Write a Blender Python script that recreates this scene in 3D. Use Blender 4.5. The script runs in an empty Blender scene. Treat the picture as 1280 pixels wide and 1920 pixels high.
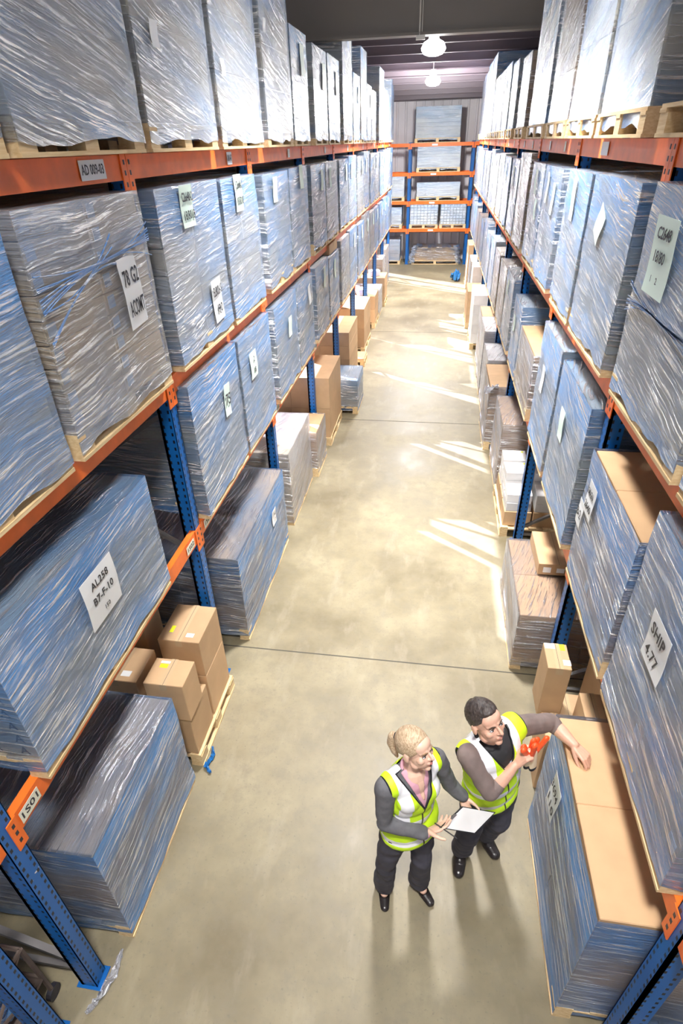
import bpy, bmesh, math, random
from mathutils import Vector, Matrix, noise
C = bpy.context.scene.collection
R = math.radians
random.seed(7)

# ------------------------------------------------------------ camera
cam_d = bpy.data.cameras.new('camera'); cam = bpy.data.objects.new('camera', cam_d); C.objects.link(cam)
cam_d.sensor_fit = 'HORIZONTAL'; cam_d.sensor_width = 36.0; cam_d.lens = 36.0*1065/1280
cam_d.clip_end = 200
cr = Vector((0.98837595, 0.14985674, -0.02561134)); cu = Vector((-0.06045242, 0.54196892, 0.83822145)); cb = Vector((0.13949368, -0.82692965, 0.54472825))
M = Matrix.Identity(4)
for i in range(3):
    M[i][0] = cr[i]; M[i][1] = cu[i]; M[i][2] = cb[i]
M.translation = Vector((0, 0, 4.1))
cam.matrix_world = M
bpy.context.scene.camera = cam

# ------------------------------------------------------------ world, sun, exposure
sc = bpy.context.scene
sc.view_settings.view_transform = 'Standard'; sc.view_settings.look = 'None'; sc.view_settings.gamma = 1
sc.view_settings.use_curve_mapping = False
sc.view_settings.exposure = 1.12
sc.cycles.max_bounces = 8; sc.cycles.transparent_max_bounces = 10; sc.cycles.sample_clamp_indirect = 6
w = bpy.data.worlds.new('world'); sc.world = w; w.use_nodes = True
bg = w.node_tree.nodes['Background']; bg.inputs[0].default_value = (0.92, 0.94, 1.0, 1); bg.inputs[1].default_value = 0.5  # also fills the hall through its unseen rear end, left open for that
sun_d = bpy.data.lights.new('sun', 'SUN'); sun = bpy.data.objects.new('sun', sun_d); C.objects.link(sun)
sun_d.energy = 19.0; sun_d.angle = R(0.5); sun_d.color = (0.80, 0.82, 1.0)
sun_dir = Vector((0.78, -0.58, -0.33)).normalized()
sun.rotation_euler = sun_dir.to_track_quat('-Z', 'Y').to_euler(); sun.location = (-8, 10, 8)
LAMP_POWER = 260.0
LAMP_COLOR = (1.0, 0.975, 0.955)

# ------------------------------------------------------------ materials
MATS = {}
def newmat(name):
    m = bpy.data.materials.new(name); m.use_nodes = True; MATS[name] = m
    nt = m.node_tree; return m, nt, nt.nodes, nt.links, nt.nodes['Principled BSDF']
def nd(nt, t, **kw):
    n = nt.nodes.new(t)
    for k, v in kw.items():
        if k.startswith('i_'): n.inputs[k[2:].replace('_', ' ')].default_value = v
        else: setattr(n, k, v)
    return n
def mathn(nt, op, a, b=None, clamp=False):
    n = nt.nodes.new('ShaderNodeMath'); n.operation = op; n.use_clamp = clamp
    for i, v in enumerate((a, b)):
        if v is None: continue
        if isinstance(v, (int, float)): n.inputs[i].default_value = v
        else: nt.links.new(v, n.inputs[i])
    return n.outputs[0]
def mixc(nt, fac, a, b, mode='MIX'):
    n = nt.nodes.new('ShaderNodeMix'); n.data_type = 'RGBA'; n.blend_type = mode
    for i, v in ((0, fac), (6, a), (7, b)):
        if isinstance(v, (int, float)): n.inputs[i].default_value = v
        elif isinstance(v, tuple): n.inputs[i].default_value = (*v[:3], 1)
        else: nt.links.new(v, n.inputs[i])
    return n.outputs[2]
def maprange(nt, v, a, b, c=0.0, d=1.0):
    n = nt.nodes.new('ShaderNodeMapRange'); nt.links.new(v, n.inputs[0])
    for i, x in zip((1, 2, 3, 4), (a, b, c, d)): n.inputs[i].default_value = x
    return n.outputs[0]
def noisetex(nt, vec, scale, detail=3, rough=.5):
    n = nd(nt, 'ShaderNodeTexNoise'); n.inputs['Scale'].default_value = scale; n.inputs['Detail'].default_value = detail
    n.inputs['Roughness'].default_value = rough
    if vec is not None: nt.links.new(vec, n.inputs['Vector'])
    return n.outputs[0]
def simple(name, col, rough=.6, metal=0.0, spec=.5, vary=0.0, vscale=6, bump=0.0):
    m, nt, ns, ln, p = newmat(name)
    p.inputs['Roughness'].default_value = rough; p.inputs['Metallic'].default_value = metal
    p.inputs['Specular IOR Level'].default_value = spec
    p.inputs['Base Color'].default_value = (*col, 1)
    if vary or bump:
        tc = nd(nt, 'ShaderNodeTexCoord'); nz = noisetex(nt, tc.outputs['Object'], vscale)
        if vary:
            f = maprange(nt, nz, .3, .7)
            ln.new(mixc(nt, f, tuple(c*(1-vary) for c in col), tuple(min(1, c*(1+vary)) for c in col)), p.inputs['Base Color'])
        if bump:
            b = nd(nt, 'ShaderNodeBump'); b.inputs['Strength'].default_value = bump; b.inputs['Distance'].default_value = .004
            ln.new(nz, b.inputs['Height']); ln.new(b.outputs[0], p.inputs['Normal'])
    return m
def emis(name, col, s):
    m, nt, ns, ln, p = newmat(name)
    p.inputs['Base Color'].default_value = (.9, .9, .9, 1)
    p.inputs['Emission Color'].default_value = (*col, 1); p.inputs['Emission Strength'].default_value = s
    return m

def cardboard(name, col):
    m, nt, ns, ln, p = newmat(name)
    tc = nd(nt, 'ShaderNodeTexCoord'); oi = nd(nt, 'ShaderNodeObjectInfo')
    nz = noisetex(nt, tc.outputs['Object'], 5, 3)
    a = mixc(nt, maprange(nt, nz, .3, .7), tuple(c*.92 for c in col), tuple(c*1.06 for c in col))
    r = maprange(nt, oi.outputs['Random'], 0, 1, .86, 1.1)
    hv = nd(nt, 'ShaderNodeHueSaturation'); ln.new(a, hv.inputs['Color']); ln.new(r, hv.inputs['Value'])
    ln.new(hv.outputs[0], p.inputs['Base Color'])
    p.inputs['Roughness'].default_value = .62; p.inputs['Specular IOR Level'].default_value = .3
    return m
cardboard('kraft', (.57, .375, .21)); cardboard('kraft_pale', (.72, .62, .48)); cardboard('kraft_grey', (.52, .49, .41))
cardboard('kraft_warm', (.74, .56, .37)); cardboard('white_card', (.86, .85, .84)); cardboard('kraft_orange', (.66, .42, .20))
simple('tape', (.55, .40, .24), .25)
simple('paper', (.88, .90, .90), .5); simple('paper_green', (.74, .90, .80), .5); simple('ink', (.03, .03, .04), .5)
simple('label_cream', (.80, .80, .66), .4); simple('yellow_label', (.85, .90, .02), .5); simple('sticker_blue', (.62, .74, .92), .4)
simple('teal_sheet', (.02, .38, .42), .5)
simple('orange_steel', (.90, .17, .02), .38, vary=.12, vscale=9)
simple('grey_steel', (.20, .19, .19), .45, .5, vary=.2)
simple('brown_steel', (.16, .12, .10), .5, .3, vary=.2)
simple('white_chip', (.8, .82, .85), .5)
simple('strap_blue', (.02, .16, .42), .45)
simple('rod_white', (.75, .73, .68), .4)

def post_mat():
    m, nt, ns, ln, p = newmat('blue_steel')
    tc = nd(nt, 'ShaderNodeTexCoord'); sx = nd(nt, 'ShaderNodeSeparateXYZ'); ln.new(tc.outputs['Object'], sx.inputs[0])
    ge = nd(nt, 'ShaderNodeNewGeometry')
    vt = nd(nt, 'ShaderNodeVectorTransform'); vt.vector_type = 'NORMAL'; vt.convert_from = 'WORLD'; vt.convert_to = 'OBJECT'
    ln.new(ge.outputs['Normal'], vt.inputs[0]); sn = nd(nt, 'ShaderNodeSeparateXYZ'); ln.new(vt.outputs[0], sn.inputs[0])
    isx = mathn(nt, 'GREATER_THAN', mathn(nt, 'ABSOLUTE', sn.outputs[0]), .7)
    # lateral coordinate: y on the aisle face, x on the side faces
    lat = mathn(nt, 'ADD', mathn(nt, 'MULTIPLY', sx.outputs[1], isx), mathn(nt, 'MULTIPLY', sx.outputs[0], mathn(nt, 'SUBTRACT', 1, isx)))
    al = mathn(nt, 'ABSOLUTE', lat)
    zz = sx.outputs[2]
    stag = mathn(nt, 'MULTIPLY', mathn(nt, 'GREATER_THAN', lat, 0), .0)
    fr = mathn(nt, 'FRACT', mathn(nt, 'DIVIDE', mathn(nt, 'ADD', zz, stag), .055))
    inz = mathn(nt, 'LESS_THAN', mathn(nt, 'ABSOLUTE', mathn(nt, 'SUBTRACT', fr, .5)), .22)
    iny = mathn(nt, 'LESS_THAN', mathn(nt, 'ABSOLUTE', mathn(nt, 'SUBTRACT', al, .026)), .007)
    hole = mathn(nt, 'MULTIPLY', inz, iny)
    nz = noisetex(nt, tc.outputs['Object'], 7, 4)
    chip = mathn(nt, 'GREATER_THAN', nz, .735)
    base = mixc(nt, noisetex(nt, tc.outputs['Object'], 3), (.004, .10, .36), (.006, .14, .46))
    c = mixc(nt, chip, base, (.6, .62, .66)); c = mixc(nt, hole, c, (.004, .006, .012))
    ln.new(c, p.inputs['Base Color']); p.inputs['Roughness'].default_value = .35
    return m
post_mat()

def wood(name, a, b):
    m, nt, ns, ln, p = newmat(name)
    tc = nd(nt, 'ShaderNodeTexCoord'); mp = nd(nt, 'ShaderNodeMapping'); mp.inputs['Scale'].default_value = (14, 1.6, 30)
    ln.new(tc.outputs['Object'], mp.inputs[0]); nz = noisetex(nt, mp.outputs[0], 2.5, 4, .6)
    n2 = noisetex(nt, tc.outputs['Object'], 4, 2)
    c = mixc(nt, maprange(nt, nz, .35, .7), a, b); c = mixc(nt, maprange(nt, n2, .62, .75, 0, .5), c, (.35, .2, .09))
    ln.new(c, p.inputs['Base Color']); p.inputs['Roughness'].default_value = .7
    return m
wood('pallet_wood', (.80, .62, .36), (.62, .42, .20)); wood('chipboard', (.62, .45, .25), (.5, .34, .18))

def wrap_mat(name, tint, opac_lo, opac_hi, shear, dens=36, band=.5, trans=(.90, .95, .99), glint_white=.9, gl=.8, bump_k=1.0, ck=1.0, gb=0.0):
    """clear stretch film: see-through, creased in long streaks with white glints painted along them, with doubled bands of blue film"""
    m = bpy.data.materials.new(name); m.use_nodes = True; MATS[name] = m; nt = m.node_tree; ln = nt.links
    nt.nodes.clear(); out = nd(nt, 'ShaderNodeOutputMaterial')
    tc = nd(nt, 'ShaderNodeTexCoord'); oi = nd(nt, 'ShaderNodeObjectInfo')
    sx = nd(nt, 'ShaderNodeSeparateXYZ'); ln.new(tc.outputs['Object'], sx.inputs[0])
    off = mathn(nt, 'MULTIPLY', oi.outputs['Random'], 37.0)
    warp = noisetex(nt, tc.outputs['Object'], 1.3, 2)
    z2 = mathn(nt, 'ADD', sx.outputs[2], mathn(nt, 'MULTIPLY', sx.outputs[1], shear))
    gn = nd(nt, 'ShaderNodeNewGeometry'); gz = nd(nt, 'ShaderNodeSeparateXYZ'); ln.new(gn.outputs['Normal'], gz.inputs[0])
    istop = mathn(nt, 'GREATER_THAN', mathn(nt, 'ABSOLUTE', gz.outputs[2]), .6)
    z2 = mathn(nt, 'ADD', z2, mathn(nt, 'MULTIPLY', sx.outputs[0], mathn(nt, 'ADD', mathn(nt, 'MULTIPLY', istop, .75), .06)))
    z2 = mathn(nt, 'ADD', z2, mathn(nt, 'MULTIPLY', warp, .13))
    def stretched(k, ks):
        cv = nd(nt, 'ShaderNodeCombineXYZ')
        ln.new(mathn(nt, 'ADD', mathn(nt, 'MULTIPLY', sx.outputs[0], ks), off), cv.inputs[0]); ln.new(mathn(nt, 'MULTIPLY', sx.outputs[1], ks), cv.inputs[1])
        ln.new(mathn(nt, 'MULTIPLY', z2, k), cv.inputs[2]); return cv.outputs[0]
    v1 = stretched(dens, 1.4)
    st = noisetex(nt, v1, 1.9, 5, .62); st2 = noisetex(nt, stretched(dens*1.7, 3.0), 2.6, 3, .6)
    bg_ = noisetex(nt, stretched(4.5, 1.0), 1.0, 3, .5)
    clus = noisetex(nt, tc.outputs['Object'], 2.6, 3, .6)
    sg = nd(nt, 'ShaderNodeSeparateXYZ'); ln.new(tc.outputs['Generated'], sg.inputs[0])
    top = maprange(nt, sg.outputs[2], .66, .80, 0, band); bot = maprange(nt, sg.outputs[2], .20, .06, 0, band)
    ge = nd(nt, 'ShaderNodeNewGeometry'); sn = nd(nt, 'ShaderNodeSeparateXYZ'); ln.new(ge.outputs['Normal'], sn.inputs[0])
    side = mathn(nt, 'SUBTRACT', 1, mathn(nt, 'MULTIPLY', mathn(nt, 'GREATER_THAN', mathn(nt, 'ABSOLUTE', sn.outputs[2]), .6), .75))
    dbl = mathn(nt, 'ADD', mathn(nt, 'ADD', top, bot), maprange(nt, bg_, .36, .64, -.15, .62), True)
    # creases: thin milky folds, whitened in the colour to stand for lamp glints
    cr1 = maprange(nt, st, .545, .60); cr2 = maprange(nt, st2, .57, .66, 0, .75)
    crease_glint = mathn(nt, 'MULTIPLY', mathn(nt, 'MAXIMUM', cr1, cr2), maprange(nt, clus, .36, .56, .25*ck, ck))
    op = mathn(nt, 'ADD', maprange(nt, dbl, 0, 1, opac_lo, opac_hi), mathn(nt, 'MULTIPLY', crease_glint, .62), True)
    ends = mathn(nt, 'SUBTRACT', 1, mathn(nt, 'MULTIPLY', mathn(nt, 'GREATER_THAN', mathn(nt, 'ABSOLUTE', sn.outputs[1]), .7), .45))
    op = mathn(nt, 'MULTIPLY', mathn(nt, 'MULTIPLY', op, side), ends)
    bump = nd(nt, 'ShaderNodeBump'); bump.inputs['Strength'].default_value = bump_k; bump.inputs['Distance'].default_value = .02
    ln.new(mathn(nt, 'ADD', st, mathn(nt, 'MULTIPLY', st2, .5)), bump.inputs['Height'])
    tr = nd(nt, 'ShaderNodeBsdfTransparent'); ln.new(mixc(nt, dbl, trans, tuple(t*.6+c*.4 for t, c in zip(trans, tint))), tr.inputs[0])
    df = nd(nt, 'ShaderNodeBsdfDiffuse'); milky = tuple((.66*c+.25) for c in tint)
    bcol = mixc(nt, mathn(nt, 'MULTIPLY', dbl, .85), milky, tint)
    ln.new(mixc(nt, mathn(nt, 'MULTIPLY', crease_glint, glint_white), bcol, (.93, .95, .98)), df.inputs[0]); ln.new(bump.outputs[0], df.inputs['Normal'])
    m1 = nd(nt, 'ShaderNodeMixShader'); ln.new(op, m1.inputs[0]); ln.new(tr.outputs[0], m1.inputs[1]); ln.new(df.outputs[0], m1.inputs[2])
    g = nd(nt, 'ShaderNodeBsdfGlossy'); g.inputs['Roughness'].default_value = .25; g.inputs[0].default_value = (.95, .97, 1, 1)
    ln.new(bump.outputs[0], g.inputs['Normal'])
    fr = nd(nt, 'ShaderNodeFresnel'); fr.inputs[0].default_value = 1.5; ln.new(bump.outputs[0], fr.inputs['Normal'])
    gf = mathn(nt, 'ADD', mathn(nt, 'ADD', mathn(nt, 'MULTIPLY', fr.outputs[0], .8), gb), mathn(nt, 'MULTIPLY', crease_glint, gl), True)
    m2 = nd(nt, 'ShaderNodeMixShader'); ln.new(gf, m2.inputs[0]); ln.new(m1.outputs[0], m2.inputs[1]); ln.new(g.outputs[0], m2.inputs[2])
    ln.new(m2.outputs[0], out.inputs[0])
    return m
BLUE = (.15, .43, .93)
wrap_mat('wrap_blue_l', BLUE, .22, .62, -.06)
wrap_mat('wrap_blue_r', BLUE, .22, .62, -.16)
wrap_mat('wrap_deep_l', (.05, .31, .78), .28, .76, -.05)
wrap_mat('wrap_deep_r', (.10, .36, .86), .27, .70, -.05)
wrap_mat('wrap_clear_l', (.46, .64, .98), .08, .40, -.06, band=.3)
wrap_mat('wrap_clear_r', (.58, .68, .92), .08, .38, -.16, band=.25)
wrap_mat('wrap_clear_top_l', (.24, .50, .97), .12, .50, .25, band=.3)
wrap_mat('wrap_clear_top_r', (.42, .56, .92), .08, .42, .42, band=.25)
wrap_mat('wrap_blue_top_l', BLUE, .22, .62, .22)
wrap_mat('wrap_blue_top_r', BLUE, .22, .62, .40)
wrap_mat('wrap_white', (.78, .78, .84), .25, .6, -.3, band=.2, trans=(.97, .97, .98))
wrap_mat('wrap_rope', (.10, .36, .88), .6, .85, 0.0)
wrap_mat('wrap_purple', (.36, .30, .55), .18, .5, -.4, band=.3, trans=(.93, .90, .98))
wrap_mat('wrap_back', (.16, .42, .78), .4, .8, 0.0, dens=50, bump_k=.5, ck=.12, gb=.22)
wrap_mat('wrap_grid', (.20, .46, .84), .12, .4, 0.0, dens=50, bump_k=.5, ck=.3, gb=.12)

def floor_mat():
    m, nt, ns, ln, p = newmat('concrete')
    tc = nd(nt, 'ShaderNodeTexCoord'); o = tc.outputs['Object']
    a = noisetex(nt, o, 1.1, 5, .6); b = noisetex(nt, o, 7, 6, .7); d = noisetex(nt, o, 45, 3, .6)
    mp = nd(nt, 'ShaderNodeMapping'); mp.inputs['Scale'].default_value = (3, 1.1, 1); ln.new(o, mp.inputs[0])
    e = noisetex(nt, mp.outputs[0], 1.6, 4, .6)
    c = mixc(nt, maprange(nt, a, .36, .64), (.168, .138, .080), (.30, .256, .160))
    c = mixc(nt, maprange(nt, b, .46, .70, 0, .8), c, (.20, .172, .115))
    c = mixc(nt, maprange(nt, e, .55, .78, 0, .30), c, (.46, .41, .31))
    c = mixc(nt, maprange(nt, d, .60, .72, 0, .55), c, (.15, .13, .09))
    vo = nd(nt, 'ShaderNodeTexVoronoi'); vo.inputs['Scale'].default_value = 5.0; ln.new(o, vo.inputs['Vector'])
    c = mixc(nt, mathn(nt, 'LESS_THAN', vo.outputs['Distance'], .012), c, (.11, .095, .07))
    ln.new(c, p.inputs['Base Color'])
    ln.new(maprange(nt, a, .3, .7, .38, .58), p.inputs['Roughness'])
    bm_ = nd(nt, 'ShaderNodeBump'); bm_.inputs['Strength'].default_value = .08; ln.new(b, bm_.inputs['Height']); ln.new(bm_.outputs[0], p.inputs['Normal'])
floor_mat()
simple('joint', (.07, .065, .05), .8)
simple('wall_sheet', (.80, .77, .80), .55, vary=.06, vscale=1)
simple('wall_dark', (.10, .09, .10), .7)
simple('ceiling_sheet', (.55, .50, .53), .5, vary=.1, vscale=.6)
simple('beam_paint', (.185, .165, .145), .5, vary=.05, vscale=1)
simple('purlin', (.15, .12, .14), .5)

# ------------------------------------------------------------ mesh helpers
class MB:
    def __init__(s): s.v = []; s.f = []; s.mi = []
    def quad(s, pts, mi=0):
        n = len(s.v); s.v += [tuple(p) for p in pts]; s.f.append(tuple(range(n, n+len(pts)))); s.mi.append(mi)
    def box(s, x0, x1, y0, y1, z0, z1, mi=0):
        n = len(s.v)
        s.v += [(x, y, z) for z in (z0, z1) for y in (y0, y1) for x in (x0, x1)]
        for f in ((0, 2, 3, 1), (4, 5, 7, 6), (0, 1, 5, 4), (2, 6, 7, 3), (0, 4, 6, 2), (1, 3, 7, 5)):
            s.f.append(tuple(n+i for i in f)); s.mi.append(mi)
    def bar(s, a, b, w, h, mi=0, upv=(0, 0, 1)):
        a = Vector(a); b = Vector(b); d = (b-a).normalized(); u = Vector(upv)
        if abs(d.dot(u)) > .95: u = Vector((1, 0, 0))
        r = d.cross(u).normalized(); u = r.cross(d).normalized(); n = len(s.v)
        for p in (a, b):
            for sx_, sz_ in ((-1, -1), (1, -1), (1, 1), (-1, 1)): s.v.append(tuple(p+r*w/2*sx_+u*h/2*sz_))
        for f in ((0, 1, 2, 3), (7, 6, 5, 4), (0, 4, 5, 1), (1, 5, 6, 2), (2, 6, 7, 3), (3, 7, 4, 0)):
            s.f.append(tuple(n+i for i in f)); s.mi.append(mi)
    def tube(s, pts, r, n=8, mi=0):
        pts = [Vector(p) for p in pts]; rs = r if isinstance(r, (list, tuple)) else [r]*len(pts); base = len(s.v)
        for i, p in enumerate(pts):
            d = (pts[min(i+1, len(pts)-1)]-pts[max(i-1, 0)]).normalized()
            u = Vector((0, 0, 1)) if abs(d.z) < .9 else Vector((1, 0, 0))
            x = d.cross(u).normalized(); y = d.cross(x)
            for k in range(n):
                a = 2*math.pi*k/n; s.v.append(tuple(p+(x*math.cos(a)+y*math.sin(a))*rs[i]))
        for i in range(len(pts)-1):
            for k in range(n):
                a, b = base+i*n+k, base+i*n+(k+1) % n; s.f.append((a, b, b+n, a+n)); s.mi.append(mi)
        s.f.append(tuple(base+k for k in range(n))[::-1]); s.mi.append(mi)
        s.f.append(tuple(base+(len(pts)-1)*n+k for k in range(n))); s.mi.append(mi)
    def lathe(s, prof, c=(0, 0, 0), n=24, mi=0):
        base = len(s.v)
        for r_, z in prof:
            for k in range(n):
                a = 2*math.pi*k/n; s.v.append((c[0]+r_*math.cos(a), c[1]+r_*math.sin(a), c[2]+z))
        for i in range(len(prof)-1):
            for k in range(n):
                a, b = base+i*n+k, base+i*n+(k+1) % n; s.f.append((a, b, b+n, a+n)); s.mi.append(mi)
    def mesh(s, name, mats, smooth=False):
        me = bpy.data.meshes.new(name); me.from_pydata(s.v, [], s.f); me.update()
        for m in (mats if isinstance(mats, (list, tuple)) else [mats]): me.materials.append(MATS[m])
        for p, i in zip(me.polygons, s.mi): p.material_index = i; p.use_smooth = smooth
        return me
    def build(s, name, mats, parent=None, loc=(0, 0, 0), smooth=False, bevel=0):
        return link(name, s.mesh(name, mats, smooth), parent, loc, bevel)
def link(name, me, parent=None, loc=(0, 0, 0), bevel=0):
    o = bpy.data.objects.new(name, me); C.objects.link(o); o.location = loc
    if parent: o.parent = parent
    if bevel:
        b = o.modifiers.new('bevel', 'BEVEL'); b.width = bevel; b.segments = 1; b.limit_method = 'ANGLE'
    return o
def tag(o, label, cat, group=None, kind=None):
    o['label'] = label; o['category'] = cat
    if group: o['group'] = group
    if kind: o['kind'] = kind
    return o
def thing(name, label, cat, loc=(0, 0, 0), rz=0, group=None):
    o = bpy.data.objects.new(name, None); C.objects.link(o); o.location = loc; o.rotation_euler.z = rz
    o.empty_display_size = .1
    return tag(o, label, cat, group)
def struct(o, label=None, cat=None):
    o['kind'] = 'structure'
    if label: o['label'] = label; o['category'] = cat
    return o
def text_mesh(txt, size, mat, font_bold=False, extr=.0004):
    cu_ = bpy.data.curves.new('printed_text', 'FONT'); cu_.body = txt; cu_.size = size; cu_.extrude = extr
    cu_.align_x = 'CENTER'; cu_.align_y = 'CENTER'; cu_.offset = size*.012; cu_.resolution_u = 2
    o = bpy.data.objects.new('tmp_text', cu_); C.objects.link(o)
    dg = bpy.context.evaluated_depsgraph_get(); me = bpy.data.meshes.new_from_object(o.evaluated_get(dg))
    bpy.data.objects.remove(o); me.materials.clear(); me.materials.append(MATS[mat])
    return me
ORD = ['nearest', 'second', 'third', 'fourth', 'fifth', 'sixth', 'seventh', 'eighth', 'ninth', 'tenth', 'eleventh', 'twelfth', 'thirteenth',
       'fourteenth', 'fifteenth', 'sixteenth', 'seventeenth', 'eighteenth', 'nineteenth', 'twentieth', 'twenty-first', 'twenty-second']
# ------------------------------------------------------------ the setting
XL, XR = -1.70, 1.11            # aisle faces of the two rack rows
PL0, PR0, PITCH = 1.07, 1.18, 2.317
POSTS_L = [PL0+PITCH*i for i in range(10)]; POSTS_R = [PR0+PITCH*i for i in range(10)]
LV_L = (1.65, 2.83, 4.08); LV_R = (1.50, 2.83, 4.08)
YB, XW0, XW1, YF = 25.6, -4.6, 4.2, -7.0
def ceil_z(y): return 7.4-.076*y
mb = MB(); mb.box(XW0-.3, XW1+.3, YF, YB+.2, -.2, 0); struct(mb.build('floor', 'concrete'), 'pale stained concrete warehouse floor', 'floor')
for yy, y2 in ((3.73, 3.73), (9.23, 9.18), (14.8, 14.75), (20.3, 20.25), (-1.8, -1.8)):
    mb = MB(); mb.bar((XW0+.02, yy, .0), (XW1-.02, y2, .0), .012, .003)
    struct(mb.build('trim_%d' % (int(yy) % 97), 'joint'), 'dark saw-cut joint across the concrete floor', 'floor joint')
# back wall: vertical ribbed sheet
mb = MB(); x = XW0
pts = []
while x < XW1:
    pts += [(x, YB), (x+.22, YB), (x+.25, YB-.035), (x+.29, YB-.035), (x+.32, YB)]; x += .32
for (a, ya), (b, yb) in zip(pts[:-1], pts[1:]):
    if b > a: mb.quad([(a, ya, 0), (b, yb, 0), (b, yb, 7), (a, ya, 7)])
mb.box(XW0, XW1, YB+.02, YB+.1, 0, 7)
struct(mb.build('wall_back', 'wall_sheet'), 'ribbed pale grey metal end wall', 'wall')
mb = MB(); mb.box(XW0, XW1, YB-.22, YB-.045, 5.30, 5.50); struct(mb.build('trim_1', 'purlin'), 'dark rail along the top of the end wall', 'rail')
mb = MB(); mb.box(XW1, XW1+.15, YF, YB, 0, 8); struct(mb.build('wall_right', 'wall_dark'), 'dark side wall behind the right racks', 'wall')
# left wall: sheet with unseen openings added to let the low sun in
mb = MB()
sun_openings = [(8.2, 11.0, 3.4), (11.4, 14.6, 3.4), (15.0, 18.2, 3.4), (18.6, 21.8, 3.4), (22.2, 24.8, 3.4)]
yy = YF
for a, b, h in sun_openings:
    mb.box(XW0-.15, XW0, yy, a, 0, 8.2); mb.box(XW0-.15, XW0, a, b, h, 8.2); yy = b
mb.box(XW0-.15, XW0, yy, YB, 0, 8.2)
struct(mb.build('wall_left', 'wall_dark'), 'side wall behind the left racks with openings added for the low sun', 'wall')
# roof: ribbed sheet on purlins
mb = MB(); x = XW0-.1
while x < XW1+.1:
    for a, za, b, zb in ((x, 0, x+.22, 0), (x+.22, 0, x+.25, .05), (x+.25, .05, x+.29, .05), (x+.29, .05, x+.32, 0)):
        mb.quad([(a, YB+.2, ceil_z(YB+.2)+za), (b, YB+.2, ceil_z(YB+.2)+zb), (b, YF, ceil_z(YF)+zb), (a, YF, ceil_z(YF)+za)])
    x += .32
struct(mb.build('ceiling', 'ceiling_sheet'), 'ribbed metal roof sheeting over the warehouse', 'ceiling')
y = 12.4; k = 2
while y < YB-.3:
    z = ceil_z(y); mb = MB()
    mb.box(XW0, XW1, y-.012, y+.012, z-.24, z-.002); mb.box(XW0, XW1, y-.07, y+.012, z-.25, z-.225)
    struct(mb.build('trim_%d' % (k+20), 'purlin'), 'dark steel purlin under the roof sheeting', 'purlin'); y += 1.0; k += 1
mb = MB(); yb0 = 10.85
mb.box(XW0, XW1, yb0-.02, yb0+.02, 5.42, 7.6); mb.box(XW0, XW1, yb0-.11, yb0+.11, 5.385, 5.42); mb.box(XW0, XW1, yb0-.11, yb0+.11, 6.5, 6.54)
struct(mb.build('trim_60', 'beam_paint'), 'deep grey brown steel roof girder spanning the aisle', 'girder')
t = thing('conduit_drop', 'thin pale cable rod clipped down the girder face above the aisle', 'conduit', (-.45, yb0-.13, 5.36))
mb = MB(); mb.tube([(0, .03, .0), (0, .03, 1.1)], .012); mb.build('rod', 'rod_white', t)
mb = MB(); mb.tube([(.035, .03, .06), (.035, .03, 1.1)], .007); mb.build('cable', 'rod_white', t)
mb = MB(); mb.box(-.05, .08, 0, .06, -.03, .02); mb.build('clip', 'rod_white', t)

# ------------------------------------------------------------ lamps
emis('lamp_glass', (1, .98, .95), 14.0)
emis('lamp_core', (1, .99, .97), 40.0)
def lamp(x, y, z, label, reflector=0, k=1.0, spread=120):
    t = thing('high_bay_lamp', label, 'lamp', (x, y, z), 0, 'high bay lamps hung over the aisle')
    zt = ceil_z(y)-z
    mb = MB(); mb.tube([(0, 0, .24), (0, 0, zt)], .014); mb.build('suspension_rod', 'rod_white', t)
    mb = MB(); mb.lathe([(0, .26), (.07, .26), (.08, .20), (.09, .12), (.0, .12)], n=20); mb.build('housing', 'rod_white', t, smooth=True)
    mb = MB(); mb.lathe([(.09, .12), (.17, .08), (.21, .0), (.20, -.03), (.16, -.08), (.08, -.105), (0, -.11)], n=28); mb.build('glass_bowl', 'lamp_glass', t, smooth=True)
    for kind, e in (('AREA', reflector), ('POINT', k)):     # the reflector throws most of the light down, the bowl a little sideways
        if not e: continue
        d = bpy.data.lights.new('lamp_light', kind); d.energy = LAMP_POWER*e; d.color = LAMP_COLOR
        if kind == 'AREA': d.shape = 'DISK'; d.size = .7; d.spread = R(spread)
        else: d.shadow_soft_size = .16
        o = bpy.data.objects.new('lamp_light', d); C.objects.link(o); o.parent = t; o.location = (0, 0, -.28 if kind == 'POINT' else -.13)
lamp(-.28, 12.6, 5.42, 'glowing round high bay lamp just beyond the roof girder', .42, .07, 112)
lamp(-.40, 19.2, 5.42, 'glowing round high bay lamp farther down, nearer the end wall', 1.0, 1.0, 160)
lamp(-.15, 5.4, 6.78, 'glowing round high bay lamp above the near half of the aisle', .46, .09, 82)
lamp(-.05, -.2, 6.9, 'glowing round high bay lamp hanging behind the viewpoint', .36, .06, 112)

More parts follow.
